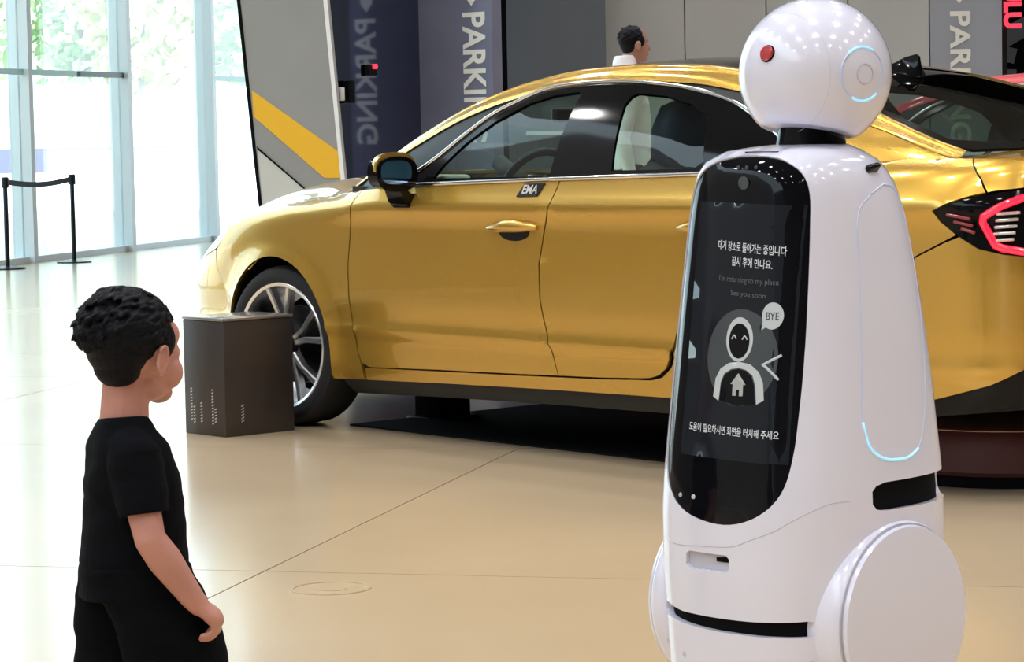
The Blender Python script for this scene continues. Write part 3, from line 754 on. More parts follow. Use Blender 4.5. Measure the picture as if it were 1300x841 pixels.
    # painted roof rails: rounded band along the break between side and roof
    for sg in (1, -1):
        rings = []
        for i in range(61):
            x = .40 + (3.56 - .40) * i / 60; ye, ze = e_y(x), e_z(x); wd = .045 * sstep((x - .3) / .5) * (1 - .75 * sstep((x - 2.6) / .7)) + .012
            prof = [(ye - wd * 1.35, top_z(x, ye - wd * 1.35) - .003), (ye - wd * .7, top_z(x, ye - wd * .7) + .004), (ye - .004, ze + .004), (ye + .012, ze - .012), (side_y(x, ze - wd * .6) + .008, ze - wd * .6), (side_y(x, ze - wd) + .004, ze - wd)]
            rings.append([(x, sg * a, b) for a, b in catmull(prof, 3)])
        g = loft_geo(rings, False, False); mesh('roof_rail', g[0], g[1] if sg > 0 else [tuple(reversed(f)) for f in g[1]], paint, root, True)
    # --- side: black window surround, panes, painted rear pillar, chrome line
    def side_fn(x, z): return (x, side_y(x, z), z)
    DLO = [(.87, 1.037), (1.014, 1.122), (1.186, 1.261), (1.30, 1.318), (1.455, 1.369), (1.66, 1.386), (1.889, 1.385), (2.08, 1.37), (2.243, 1.35), (2.46, 1.306), (2.62, 1.25), (2.78, 1.185), (2.88, 1.135), (2.90, 1.11), (2.86, 1.085)]
    lowr = [(x, ztop(x) + .004) for x in (2.8, 2.5, 2.2, 1.9, 1.6, 1.3, 1.0, .86)]
    dl = DLO + lowr
    w1 = [(1.02, 1.03), (1.06, 1.085), (1.14, 1.165), (1.25, 1.245), (1.40, 1.312), (1.52, 1.338), (1.655, 1.348), (1.675, 1.335), (1.712, 1.05), (1.69, 1.04)]
    w2 = [(2.045, 1.06), (1.955, 1.295), (1.965, 1.325), (1.99, 1.336), (2.15, 1.322), (2.30, 1.29), (2.41, 1.25), (2.43, 1.22), (2.50, 1.09), (2.47, 1.066)]
    both('window_surround', patch_geo(dl, side_fn, .06, .03, holes=[w1, w2], off=.003, lip=.012, out=out_side), 'gloss_black')
    both('window', patch_geo(w1, side_fn, .08, .06, off=-.004, out=out_side), 'car_glass')
    both('window', patch_geo(w2, side_fn, .08, .06, off=-.004, out=out_side), 'car_glass')
    cp = [(2.90 + .012, 1.11), (2.89, 1.137), (2.79, 1.19)] + [(x, e_z(x) - .012) for x in (2.85, 2.95, 3.1, 3.25, 3.4, 3.5, 3.56)] + [(x, ztop(x) - .002) for x in (3.56, 3.4, 3.2, 3.0, 2.83)] + [(2.87, 1.08)]
    both('rear_pillar', patch_geo(cp, side_fn, .05, .03, out=out_side), paint)
    fp = [(x, e_z(x) - .012) for x in (.42, .5, .6, .7, .8, .9, 1.0, 1.1, 1.2, 1.3, 1.5, 1.7, 1.9, 2.1, 2.3, 2.5, 2.65, 2.8)]
    ap = [(.42, ztop(.42))] + fp + [(x, z + .004) for x, z in reversed(DLO[:12])] + [(.84, ztop(.84) + .003), (.6, ztop(.6) + .002)]
    both('door_frame', patch_geo(ap, side_fn, .05, .03, off=-.002, out=out_side), 'black_plastic')
    for sg in (1, -1):
        ch = [Vector((x, sg * (side_y(x, z) + .008), z)) for x, z in catmull([(.80, .995), (.87, 1.037)] + DLO[1:13], 5)]
        tube('chrome_line', ch, .0085, 'chrome', root, 6)
        bl = [(x, sg * (side_y(x, ztop(x)) + .014), ztop(x) + .004) for x in [.80 + (2.88 - .80) * i / 30 for i in range(31)]]
        tube('belt_trim', bl, .009, 'chrome', root, 6)
    # --- door handles
    for dlist, x0, x1, z0 in ((fdo, 1.415, 1.70, .845), (rdo, 2.45, 2.715, .86)):
        for di, sg in enumerate((1, -1)):
            rings = []
            for i in range(13):
                u = i / 12; x = x0 + (x1 - x0) * u; y = wrap(s_of_x(x), z0)[1]
                hgt = .030 * math.sin(math.pi * (.06 + .88 * u)) ** .6; so = .004 + .030 * math.sin(math.pi * (.03 + .94 * u)) ** .5
                zc = z0 + .006 * u
                rings.append([(x, sg * (y + a * so), zc + b * hgt) for a, b in ((.0, .8), (.6, 1.0), (1.0, .55), (1.0, -.1), (.5, -.5), (.0, -.5))])
            loft('handle', rings, paint, dlist[di], sharp=60)
            cup = [(x0 + .06 + (x1 - x0 - .11) * (.5 + .5 * math.cos(a)), z0 - .012 + .032 * math.sin(a)) for a in [2 * math.pi * i / 20 for i in range(20)]]
            g = patch_geo([(s_of_x(x), z) for x, z in cup], wrap, .03, .02, off=.0015, out=out_body)
            g = g if sg > 0 else mirror_geo(g); mesh('handle_cup', g[0], g[1], 'black_plastic', dlist[di])
    # --- plaque on the near front door
    pq = [(1.575, .965), (1.60, 1.012), (1.715, 1.015), (1.69, .968)]
    o = mesh('plaque', *mirror_geo(patch_geo(SX(pq), wrap, .03, .02, off=.005, lip=.004, out=out_body)), 'black_plastic', fdo[1], sharp=40)
    if interior:
        V, F = text_geo('EMA', .045, 'CENTER', .001)
        V = [(p[0], -p[1] - .0075, p[2] + .002) for p in [wrap(s_of_x(1.645 + v[0]), .990 + v[1]) for v in V]]
        mesh('plaque_lettering', V, F, 'print_pale', fdo[1], False)
    # --- mirrors
    for sg in (1, -1):
        mr = empty('mirror', (0, 0, 0), 0, root)
        def mring(u, x, yc, zc, hw, hh):
            sc = math.sin(math.pi * (.10 + .42 * u)) ** .8
            return [(x + .03 * math.cos(2 * math.pi * k / 20) * (1 - u), sg * (yc + hw * sc * math.copysign(abs(math.cos(2 * math.pi * k / 20)) ** .75, math.cos(2 * math.pi * k / 20))), zc + hh * sc * math.copysign(abs(math.sin(2 * math.pi * k / 20)) ** .75, math.sin(2 * math.pi * k / 20))) for k in range(20)]
        loft('shell', [mring(i / 8, .83 + .13 * i / 8, 1.005, 1.068, .098, .070) for i in range(9)], paint, mr, sharp=50)
        loft('inner_shell', [mring(1, x, 1.003, 1.060 - .004 * k, .100, .068) for k, x in enumerate((.905, .955, .968))], 'gloss_black', mr, sharp=50)
        gx = .9695
        V = [(gx, sg * (1.012 + .075 * math.copysign(abs(math.cos(a)) ** .7, math.cos(a))), 1.060 + .046 * math.copysign(abs(math.sin(a)) ** .7, math.sin(a))) for a in [2 * math.pi * k / 24 for k in range(24)]]
        V2 = [(gx + .003, y, z) for x, y, z in V]
        loft('mirror_glass', [V, V2], 'mirror_glass', mr, sharp=30)
        loft('arm', [[(x + a, sg * y, z + b) for a, b in ((-.05, -.03), (.05, -.03), (.055, .03), (-.055, .03))] for x, y, z in ((.90, .875, .945), (.90, .93, .945), (.905, .965, .975), (.915, .99, 1.02))], 'gloss_black', mr, sharp=40)
    # --- wheels
    for wx in (0, RAX):
        for sg in (1, -1):
            wh = empty('wheel', (wx, sg * .80, .335), 0 if sg > 0 else math.pi, root)   # outer face towards +y of the wheel
            steer = 6 if wx == 0 else 0
            wh.rotation_euler.z += R(steer)
            lathe('tire', [(.262, -.115), (.285, -.118), (.318, -.108), (.333, -.088), (.335, -.03), (.335, .03), (.333, .075), (.322, .096), (.300, .106), (.272, .104), (.258, .095), (.258, -.10), (.262, -.115)], 'rubber', wh, 56, 'Y')
            lathe('rim', [(.20, -.10), (.262, -.10), (.262, .085), (.268, .098), (.262, .104), (.250, .098), (.243, .06), (.236, -.08), (.20, -.08), (.20, -.10)], 'alloy', wh, 56, 'Y')
            lathe('brake_disc', [(0, -.02), (.165, -.02), (.165, .0), (0, .0)], 'metal_dark', wh, 32, 'Y'); lathe('inner_drum', [(0, -.10), (.24, -.10), (.24, -.09), (0, -.09)], 'matt_black', wh, 32, 'Y')
            lathe('hub', [(0, .05), (.055, .05), (.06, .07), (.045, .085), (0, .087)], 'alloy_dark', wh, 20, 'Y')
            for k in range(10):
                a = 2 * math.pi * (k // 2) / 5 + (.16 if k % 2 else -.16) + .25; ca, sa = math.cos(a), math.sin(a)
                a2 = a + (.10 if k % 2 else -.10); cb, sb = math.cos(a2), math.sin(a2)
                tx, tz = -sa, ca
                rings = []
                for r_, (c1, s1), w_, yo in ((.04, (ca, sa), .016, .066), (.13, (ca, sa), .012, .078), (.248, (cb, sb), .015, .092)):
                    rings.append([(r_ * c1 + tx * w_ * q, yo + h, r_ * s1 + tz * w_ * q) for q, h in ((-1, -.03), (1, -.03), (1, 0), (.6, .006), (-.6, .006), (-1, 0))])
                loft('spoke', rings, 'alloy', wh, sharp=40)
        # wheel housings
        for sg in (1, -1):
            g = []
            for y in (.58, .70, .86): g.append([(wx + .40 * math.cos(R(t)), sg * y, .335 + .40 * math.sin(R(t))) for t in range(-11, 203, 9)])
            mesh('wheel_housing', *loft_geo(g, False, False), 'matt_black', root)
    # --- underbody and cabin
    ub = [[(x, y, z) for y, z in ((-w, zb + .03), (-w + .05, zb), (w - .05, zb), (w, zb + .03), (w, .44), (-w, .44))] for x, w, zb in ((-.80, .5, .22), (-.55, .60, .20), (.0, .60, .19), (2.2, .62, .19), (2.6, .60, .28), (3.4, .58, .29), (3.75, .48, .33))]
    loft('underbody', ub, 'matt_black', root, sharp=30)
    for sg in (1, -1):
        box('side_panel', (1.42, sg * .825, .625), (1.9, .05, .75), 'cabin', root); box('sill_floor', (1.42, sg * .70, .25), (1.9, .20, .05), 'matt_black', root)
    box('rear_shelf', (3.2, 0, 1.03), (.75, 1.2, .03), 'cabin', root); box('cabin_bulkhead', (2.95, 0, .72), (.06, 1.3, .62), 'cabin', root)
    if interior:
        rings = []
        for x, z0, z1 in ((.42, .90, .965), (.6, .75, .99), (.80, .70, 1.015), (.95, .70, 1.02), (1.02, .72, .99), (1.03, .75, .90)):
            rings.append([(x, y, z) for y, z in ((-.78, z0), (.78, z0), (.78, z1 - .03), (.5, z1), (.0, z1 - .01), (-.5, z1), (-.78, z1 - .03))])
        loft('dashboard', rings, 'cabin', root, sharp=40)
        tube('dash_edge', [(.985, y, 1.018 - .03 * (y / .78) ** 2) for y in [-.76 + .08 * i for i in range(20)]], .012, 'cabin_light', root, 6)
        st = empty('steering_wheel', (1.04, -.37, .965), 0, root); st.rotation_euler = (0, R(24), 0)
        tube('rim', [(0, .175 * math.cos(a), .175 * math.sin(a)) for a in [2 * math.pi * k / 32 for k in range(32)]], .017, 'black_plastic', st, 8, True)
        tube('rim_inlay', [(-.013, .175 * math.cos(a), .175 * math.sin(a)) for a in [R(50 + 8 * k) for k in range(11)]], .009, 'cabin_light', st, 6)
        lathe('hub', [(0, -.05), (.05, -.05), (.07, -.01), (.055, .01), (0, .012)], 'cabin', st, 20, 'X')
        for a in (0, 180, 270): tube('spoke', [(0, .05 * math.cos(R(a)), .05 * math.sin(R(a))), (0, .17 * math.cos(R(a)), .17 * math.sin(R(a)))], .014, 'cabin', st, 6)
        tube('column', [(-.05, 0, 0), (-.25, 0, .02)], .035, 'cabin', st, 10)
        def seat(x, y, w, pname='seat', m='seat_grey', hm='seat_navy', z=.36, hs=1.35):
            s = empty(pname, (x, y, z), 0, root)
            rings = [ring_ellipse((u, 0, .10 + dz), .0 + hw, .06, 20, (0, 1, 0), (0, 0, 1), 3) for u, hw, dz in ((-.48, w * .42, .0), (-.44, w * .5, .01), (-.1, w * .5, -.01), (.05, w * .46, -.02))]
            loft('cushion', rings, m, s, sharp=60)
            rings = []
            for t, hw, th in ((0, .42, .05), (.06, .48, .075), (.28, .5, .08), (.45, .48, .07), (.56, .42, .055), (.60, .34, .03)):
                rings.append(ring_ellipse((.02 + t * .42, 0, .12 + t), w * hw, th, 20, (0, 1, 0), Vector((1, 0, -.42)).normalized(), 3))
            loft('backrest', rings, m, s, sharp=60)
            rings = []
            for t, hw, th in ((0, .10, .03), (.02, .13, .05), (.10, .145, .055), (.17, .13, .045), (.195, .09, .02)):
                rings.append(ring_ellipse((.285 + t * .35, 0, t * hs * .9 + .71), hw * hs, th * hs, 20, (0, 1, 0), Vector((1, 0, -.35)).normalized(), 3))
            loft('headrest', rings, hm, s, sharp=60)
        seat(1.64, .37, .52); seat(1.64, -.37, .52); seat(2.52, .38, .55, hm='seat_grey', z=.22, hs=1.0); seat(2.52, -.38, .55, hm='seat_grey', z=.22, hs=1.0)
        box('dash_pad', (.74, -.60, 1.012), (.20, .15, .055), 'cabin_light', root, bev=.02, seg=3)
        box('room_mirror', (.86, 0, 1.27), (.03, .22, .06), 'black_plastic', root, bev=.01)
    # --- shark-fin antenna
    zr = top_z(2.66, 0)
    rings = []
    for u, h in ((0, .004), (.05, .02), (.11, .055), (.16, .075), (.175, .07), (.185, .0)):
        rings.append([(2.57 + u, y * (.035 if z < .5 else .012), zr + .022 - u * .22 + z * h) for y, z in ((-1, 0), (1, 0), (1, .5), (.3, 1), (-.3, 1), (-1, .5))])
    loft('antenna', rings, 'gloss_black', root, sharp=40)
    return root
# the near (driver's) side is local -y; the nose points away to the left
car = build_car('sedan_car', 'paint', 'yellow metallic sedan parked across the picture behind the robot', (-.28288, 12.04173, 0), R(-50))

# ================================================================== the guide robot
# local frame: +x = the way it faces, +y = its left side, z up
RN = 2.9
RT = [(0.03, .235, .216, .049), (0.060, 0.247, 0.227, 0.049), (0.150, 0.256, 0.236, 0.050), (0.250, 0.262, 0.241, 0.050), (0.350, 0.265, 0.244, 0.052), (0.450, 0.265, 0.244, 0.053), (0.500, 0.263, 0.242, 0.052), (0.600, 0.254, 0.234, 0.052), (0.700, 0.244, 0.225, 0.051), (0.800, 0.233, 0.215, 0.052), (0.900, 0.221, 0.203, 0.054), (1.000, 0.206, 0.190, 0.059), (1.050, 0.198, 0.182, 0.062), (1.100, 0.186, 0.171, 0.067), (1.130, 0.172, 0.158, 0.073), (1.150, 0.155, 0.142, 0.074), (1.165, 0.127, 0.117, 0.069)]
RA = [(t[0], t[1]) for t in RT] + [(1.195, .085), (1.225, .055)]
RB = [(t[0], t[2]) for t in RT] + [(1.195, .080), (1.225, .053)]
RC = [(t[0], t[3]) for t in RT] + [(1.195, .035), (1.225, .01)]
def rsurf(th, v, off=0.0):
    a, b, c = hermite_tab(RA, v) + off, hermite_tab(RB, v) + off, hermite_tab(RC, v)
    z = v if v <= 1.165 else 1.165 + .012 * (1 - (1 - min(1, (v - 1.165) / .06)) ** 2)
    co, si = math.cos(th), math.sin(th)
    return (c + a * math.copysign(abs(co) ** (2 / RN), co), b * math.copysign(abs(si) ** (2 / RN), si), z)
KU = .24
def rchart(u, v): return rsurf(u / KU, v)
def th_of_y(y, z):
    b = hermite_tab(RB, z); return math.copysign(math.asin(min(.999, abs(y) / b) ** (RN / 2)), y)
def ry(pts): return [(th_of_y(y, z) * KU, z) for y, z in pts]
def rth(pts): return [(R(t) * KU, z) for t, z in pts]
def out_rob(p): return Vector((p.x - .05, p.y, max(0, p.z - 1.1) * 2))
rob = empty('guide_robot', (.618, 5.55, 0), R(223)); tag(rob, 'white guide robot with round head and tall black touch screen', 'robot')
SCR = catmull([(.03, 1.158), (.07, 1.155), (.102, 1.147), (.135, 1.124), (.152, 1.084), (.160, 1.01), (.166, .90), (.170, .79), (.170, .68), (.166, .58), (.150, .510), (.108, .466), (.042, .444), (-.03, .446), (-.096, .466), (-.146, .508), (-.166, .58), (-.168, .70), (-.160, .86), (-.150, 1.0), (-.136, 1.07), (-.112, 1.113), (-.075, 1.14), (-.02, 1.156), (.03, 1.158)], 4)[:-1]
SCRc = ry(SCR)
SLOT = ry([(-.176, .262), (-.166, .268), (-.10, .258), (0, .256), (.10, .258), (.17, .262)]) + rth([(44, .264), (48.5, .262), (50.5, .252), (50.5, .242), (48, .233), (44, .231)]) + ry([(.16, .230), (.10, .229), (0, .229), (-.10, .234), (-.165, .240), (-.180, .248)])
WAIST = rth([(81, .505), (83, .515), (87, .52), (100, .521), (120, .522), (145, .522), (149, .51), (150, .495), (149, .478), (145, .466), (120, .466), (100, .465), (87, .465), (83, .469), (81, .48)])
CARD = ry([(-.078, .378), (-.07, .383), (.030, .383), (.038, .376), (.038, .356), (.030, .349), (-.07, .349), (-.080, .356)])
rect = [(-R(150) * KU, .03), (R(210) * KU, .03), (R(210) * KU, 1.222), (-R(150) * KU, 1.222)]
mesh('body', *patch_geo(rect, rchart, .022, .022, holes=[SCRc, SLOT, WAIST, CARD], lip=.014, out=out_rob, d=.016), 'robot_white', rob, True, sharp=60)
inner = [[rsurf(2 * math.pi * k / 48, z, -.013) for k in range(48)] for z in [.035 + .0452 * i for i in range(26)]]
loft('inner_shell', inner, 'matt_black', rob)
scr = mesh('touch_screen', *patch_geo([(u * 1.0, v) for u, v in SCRc], rchart, .02, .02, off=-.003, lip=.004, out=out_rob, d=.012), 'screen_black', rob, True, sharp=60)
DY = .045          # centre line of what the display shows
def rface(y, z, off): return Vector(rsurf(th_of_y(y, z), z, off))
def disp_fn(y, z): return rface(y, z, 0)
def dpatch(name, pts, m, off, du=.03, dv=.03):
    g = patch_geo(pts, disp_fn, du, dv, off=off, out=out_rob, d=min(du, dv)); return mesh(name, g[0], g[1], m, scr, True)
dpatch('display', [(-.105, .572), (.160, .566), (.153, 1.062), (-.088, 1.070)], 'display', -.0022)
def circ(c, rx, ry_, n=40, a0=0, a1=360): return [(c[0] + rx * math.cos(R(a0 + (a1 - a0) * i / n)), c[1] + ry_ * math.sin(R(a0 + (a1 - a0) * i / n))) for i in range(n + (0 if a1 - a0 == 360 else 1))]
def dtext(name, s, y0, y1, z0, z1, m, bold=.0, off=-.0012, hscale=None):
    V, F = text_geo(s, 1.0, 'LEFT', bold)
    xs = [v[0] for v in V]; ys = [v[1] for v in V]; xa, xb, ya, yb = min(xs), max(xs), min(ys), max(ys); W_ = []
    for v in V:
        u = (v[0] - xa) / (xb - xa); y = y0 + (y1 - y0) * u; h = (v[1] - ya) / (yb - ya); z = z0[0] + (z0[1] - z0[0]) * u + h * z1
        W_.append(tuple(rface(y, z, off)))
    return mesh(name, W_, F, m, scr, False)
dtext('screen_text', '대기 장소로 돌아가는 중입니다', -.025, .131, (.976, .964), .019, 'display_text', .012)
dtext('screen_text', '잠시 후에 만나요.', .012, .107, (.945, .938), .019, 'display_text', .012)
dtext('screen_text', "I'm returning to my place", -.018, .121, (.912, .905), .015, 'display_dim', .0)
dtext('screen_text', 'See you soon', .014, .097, (.885, .880), .013, 'display_dim', .0)
dtext('screen_text', '도움이 필요하시면 화면을 터치해 주세요', -.080, .140, (.620, .613), .017, 'display_text', .008)
# icon: grey disc, white figure with a house on its chest, speech bubble
IC = (DY, .770)
dpatch('icon_disc', circ((DY, .768), .084, .094), 'display_disc', -.0018, .025, .025)
def dstroke(name, pts, w, m, off=-.0006, closed=False):
    P = resample(catmull(pts + ([pts[0]] if closed else []), 6), .006, False)
    return mesh(name, *tube_geo([rface(y, z, off) for y, z in P], w, 6), m, scr, True)
dpatch('icon_head', circ((.042, .803), .033, .043), 'display_white', -.0014, .02, .02)
dpatch('icon_face', circ((.042, .800), .0255, .034), 'screen_black', -.0009, .02, .02)
dpatch('icon_shoulders', [(-.018, .690), (-.014, .725), (-.002, .745), (.02, .757), (.045, .760), (.072, .756), (.092, .742), (.102, .722), (.106, .688), (.090, .679), (.086, .715), (.078, .735), (.062, .745), (.045, .748), (.025, .745), (.008, .735), (.0, .718), (-.003, .682)], 'display_white', -.0014, .02, .015)
dpatch('icon_chest', [(-.001, .684), (.002, .718), (.01, .733), (.027, .743), (.045, .746), (.062, .743), (.076, .733), (.083, .715), (.087, .680), (.045, .674)], 'screen_black', -.0012, .02, .02)
dpatch('icon_house', [(.026, .716), (.045, .738), (.064, .716), (.058, .716), (.058, .694), (.049, .694), (.049, .706), (.041, .706), (.041, .694), (.032, .694), (.032, .716)], 'display_grey', -.0008, .02, .015)
dstroke('icon_eye', [(.024, .803), (.029, .811), (.035, .804)], .0013, 'display_white'); dstroke('icon_eye', [(.050, .803), (.056, .810), (.062, .803)], .0013, 'display_white')
dpatch('speech_bubble', circ((.113, .850), .021, .026) , 'display_white', -.0013, .015, .015); dpatch('speech_bubble_tip', [(.094, .838), (.092, .822), (.103, .829)], 'display_white', -.0013, .01, .01)
dtext('screen_text', 'BYE', .101, .126, (.842, .842), .015, 'display_disc', .01, off=-.0006)
dstroke('pointer_mark', [(.135, .775), (.102, .757), (.101, .755)], .0026, 'display_white'); dstroke('pointer_mark', [(.101, .756), (.118, .742), (.132, .728)], .0026, 'display_white')
lathe('camera_lens', [(0, 0), (.013, 0), (.013, .002), (0, .003)], 'display_disc', scr, 16, 'X', tuple(rface(.03, 1.105, -.002)))
for dy in (-.022, 0, .022): lathe('sensor_dot', [(0, 0), (.004, 0), (.004, .0015), (0, .002)], 'display_disc', scr, 10, 'X', tuple(rface(.03 + dy, 1.135, -.002)))
for y in (-.10, -.06): lathe('indicator', [(0, 0), (.005, 0), (.004, .002), (0, .002)], 'display_white' if y > -.08 else 'display_grey', scr, 10, 'X', tuple(rface(y, .49 - .0, -.003)))
mesh('card_slot', *patch_geo(CARD, rchart, .02, .012, off=-.008, out=out_rob), 'robot_seam', rob, True)
dk = ry([(-.0, .376), (.03, .380), (.036, .374), (.036, .368), (.0, .368)])
mesh('card_mouth', *patch_geo(dk, rchart, .02, .012, off=-.006, out=out_rob), 'matt_black', rob, True)
# seam line under the screen, side light outline
def rtube(name, pts, w, m, off=0.0, closed=False, n=5):
    P = catmull(pts + ([pts[0]] if closed else []), n); return tube(name, [rsurf(R(t), z, off) for t, z in P], w, m, rob, 6)
rtube('seam', [(-35, .40), (-20, .392), (-7.5, .394), (5, .402), (13.5, .418), (26, .438), (36, .458), (48, .478), (58, .490), (70, .492)], .0011, 'robot_seam', -.0004)
for sg in (1, -1):
    ov = [(92, 1.078), (86, 1.035), (83.5, .97), (81, .85), (78.5, .72), (78, .64), (81, .592), (87, .566), (93, .560), (100, .575), (106, .62), (112, .70), (118, .80), (123, .90), (127, 1.0), (125, 1.055), (116, 1.088), (104, 1.095)]
    rtube('side_outline', [(t * sg, z) for t, z in ov], .0019, 'led_soft', -.0006, True)
    rtube('side_light', [(t * sg, z) for t, z in ov[5:10]], .0032, 'led_blue', -.0004)
    rtube('shoulder_light', [(t * sg, z) for t, z in ov[14:]], .0022, 'led_soft', .0)
    # wheel pods with flat round covers
    pod = mesh('wheel_pod', *join_geo(lathe_geo([(0, sg * .12), (.190, sg * .14), (.199, sg * .18), (.199, sg * .222), (.196, sg * .240), (.189, sg * .250), (0, sg * .252)], 64, 'Y', (.050, 0, .247))), 'robot_white', rob, True, recalc=True, sharp=50)
    lathe('wheel_cover', [(0, sg * .248), (.182, sg * .248), (.186, sg * .256), (.183, sg * .263), (.17, sg * .265), (0, sg * .266)], 'robot_white', pod, 64, 'Y', (.050, 0, .247))
    lathe('cover_gap', [(.183, sg * .2485), (.190, sg * .2485), (.190, sg * .2515), (.183, sg * .2515), (.183, sg * .2485)], 'robot_seam', pod, 64, 'Y', (.050, 0, .247))
    lathe('drive_wheel', [(0, sg * .12), (.09, sg * .12), (.09, sg * .16), (0, sg * .16)], 'rubber', rob, 24, 'Y', (.06, 0, .09))
    sp = Vector(rsurf(R(100 * sg), 1.128, .004)); V, F = box_geo((0, 0, 0), (.040, .016, .020)); o = box('shoulder_sensor', (0, 0, 0), (.038, .012, .018), 'gloss_black', rob, bev=.004); o.location = sp; o.rotation_euler = (R(-38 * sg), R(8), 0)
    for y_, z_ in ((.10, .17), (.19, .18)): lathe('screw_cap', [(0, 0), (.007, 0), (.006, .002), (0, .002)], 'robot_seam', rob, 10, 'X', tuple(rface(y_ * sg, z_, -.001)))
lathe('caster', [(0, .075), (.045, .075), (.045, .10), (0, .10)], 'rubber', rob, 20, 'Y', (-.13, -.0875, .045))
lathe('base_plate', [(0, .02), (.19, .02), (.215, .04), (.215, .06), (0, .06)], 'matt_black', rob, 40, 'Z', (.05, 0, 0))
# neck and head
lathe('neck', [(0, 1.150), (.074, 1.150), (.070, 1.178), (.066, 1.20), (.066, 1.26), (0, 1.26)], 'gloss_black', rob, 40, 'Z', (.015, 0, 0))
tube('neck_trim', [(.072 * math.cos(R(38)), .072 * math.sin(R(38)), 1.172), (.067 * math.cos(R(38)), .067 * math.sin(R(38)), 1.215)], .0035, 'chrome', rob, 6)
HV, HF = ellipsoid_geo((0, 0, 0), (.153, .153, .152), 64, 48)
HC_ = Vector((0, 0, 1.317)); V2 = []
for v in HV:
    z = v[2]; zc = -.119 + .20 * v[0]
    if z < zc: z = zc + (z - zc) * .12
    V2.append((v[0], v[1], z))
head = mesh('head', V2, HF, 'robot_white', rob, True, recalc=True, sharp=45); head.location = HC_
def on_head(d, off=0.0):
    d = Vector(d).normalized(); return Vector((d.x * (.153 + off), d.y * (.153 + off), d.z * (.152 + off)))
def head_disc(name, d, r, h, m, seg=28):
    d = Vector(d).normalized(); q = d.to_track_quat('Z', 'Y'); V, F = lathe_geo([(0, -.012), (r, -.012), (r, h * .4), (r * .9, h), (0, h * 1.15)], seg); p = on_head(d)
    return mesh(name, [tuple(q @ Vector(v) + p) for v in V], F, m, head, True, recalc=True, sharp=45)
head_disc('red_eye', (1, .03, .27), .0155, .006, 'red_lens'); head_disc('eye_rim', (1, .03, .27), .0175, .002, 'matt_black')
for sg in (1, -1):
    dv = Vector((.17, sg, -.03)).normalized(); q = dv.to_track_quat('Z', 'Y')
    pts = []
    for k in range(48):
        a = 2 * math.pi * k / 48; pts.append(on_head(q @ Vector((.37 * math.cos(a), .37 * math.sin(a), 1)), .0006))
    tube('ear_ring', pts, .0020, 'led_soft', head, 6, True)
    tube('ear_light', [on_head(q @ Vector((.37 * math.cos(a), .37 * math.sin(a), 1)), .0005) for a in [R(60 + 6 * k) for k in range(13)]], .0026, 'led_blue', head, 6)
    tube('ear_light', [on_head(q @ Vector((.37 * math.cos(a), .37 * math.sin(a), 1)), .0005) for a in [R(240 + 6 * k) for k in range(13)]], .0026, 'led_blue', head, 6)
    tube('ear_circle', [on_head(q @ Vector((.13 * math.cos(2 * math.pi * k / 32), .13 * math.sin(2 * math.pi * k / 32), 1)), .0) for k in range(32)], .0013, 'robot_seam', head, 6, True)
tube('head_seam', [on_head((math.cos(R(52)), math.sin(R(52)) * math.cos(2 * math.pi * k / 64), math.sin(R(52)) * math.sin(2 * math.pi * k / 64))) for k in range(-13, 46)], .0003, 'robot_seam', head, 6)

# ================================================================== people
def xf(geo, M4): return [tuple(M4 @ Vector(v)) for v in geo[0]], geo[1]
def head_parts(adult=False):
    """skin volumes of a head, origin at the ear line, +x = face"""
    G = []
    if adult:
        G += [ellipsoid_geo((-.004, 0, .028), (.093, .076, .088)), ellipsoid_geo((.042, 0, -.035), (.052, .058, .088)), ellipsoid_geo((.066, 0, -.098), (.026, .028, .022)), ellipsoid_geo((.02, 0, -.075), (.055, .052, .035))]
        G += [capsule_geo((.092, 0, .0), .008, (.110, 0, -.035), .012), ellipsoid_geo((.092, 0, -.067), (.012, .024, .010)), ellipsoid_geo((.085, 0, .022), (.014, .05, .014))]
    else:
        G += [ellipsoid_geo((-.002, 0, .020), (.090, .076, .082)), ellipsoid_geo((.040, 0, -.030), (.058, .060, .070)), ellipsoid_geo((.066, 0, -.084), (.026, .030, .022)), ellipsoid_geo((.028, 0, -.068), (.052, .050, .034))]
        for s in (-1, 1): G.append(ellipsoid_geo((.058, s * .035, -.044), (.031, .030, .034))); G.append(ellipsoid_geo((.060, s * .032, -.006), (.024, .026, .022)))
        G += [capsule_geo((.088, 0, -.004), .008, (.102, 0, -.026), .0115), ellipsoid_geo((.092, 0, -.056), (.012, .021, .008)), ellipsoid_geo((.088, 0, -.068), (.011, .017, .007)), ellipsoid_geo((.070, 0, .028), (.020, .052, .034))]
    ez = -.018
    for s in (-1, 1):
        rot = Matrix.Rotation(R(-18 * s), 3, 'Z') @ Matrix.Rotation(R(12), 3, 'Y')
        V = []; n = 22
        for k in range(n):       # ear: a C-shaped rim around a shallow bowl
            a = R(-60 + 300 * k / (n - 1)); V.append(Vector((.0165 * math.sin(a) - .002, s * (.010 + .002 * math.cos(a)), .027 * math.cos(a))))
        V = [tuple(rot @ v + Vector((.0, s * .074, ez))) for v in V]
        G.append(tube_geo(V, .0046, 8)); G.append(ellipsoid_geo((.0, s * .078, ez), (.013, .006, .023), 14, 10, rot)); G.append(ellipsoid_geo((.004, s * .076, ez - .024), (.008, .006, .009), 12, 8))
    return G
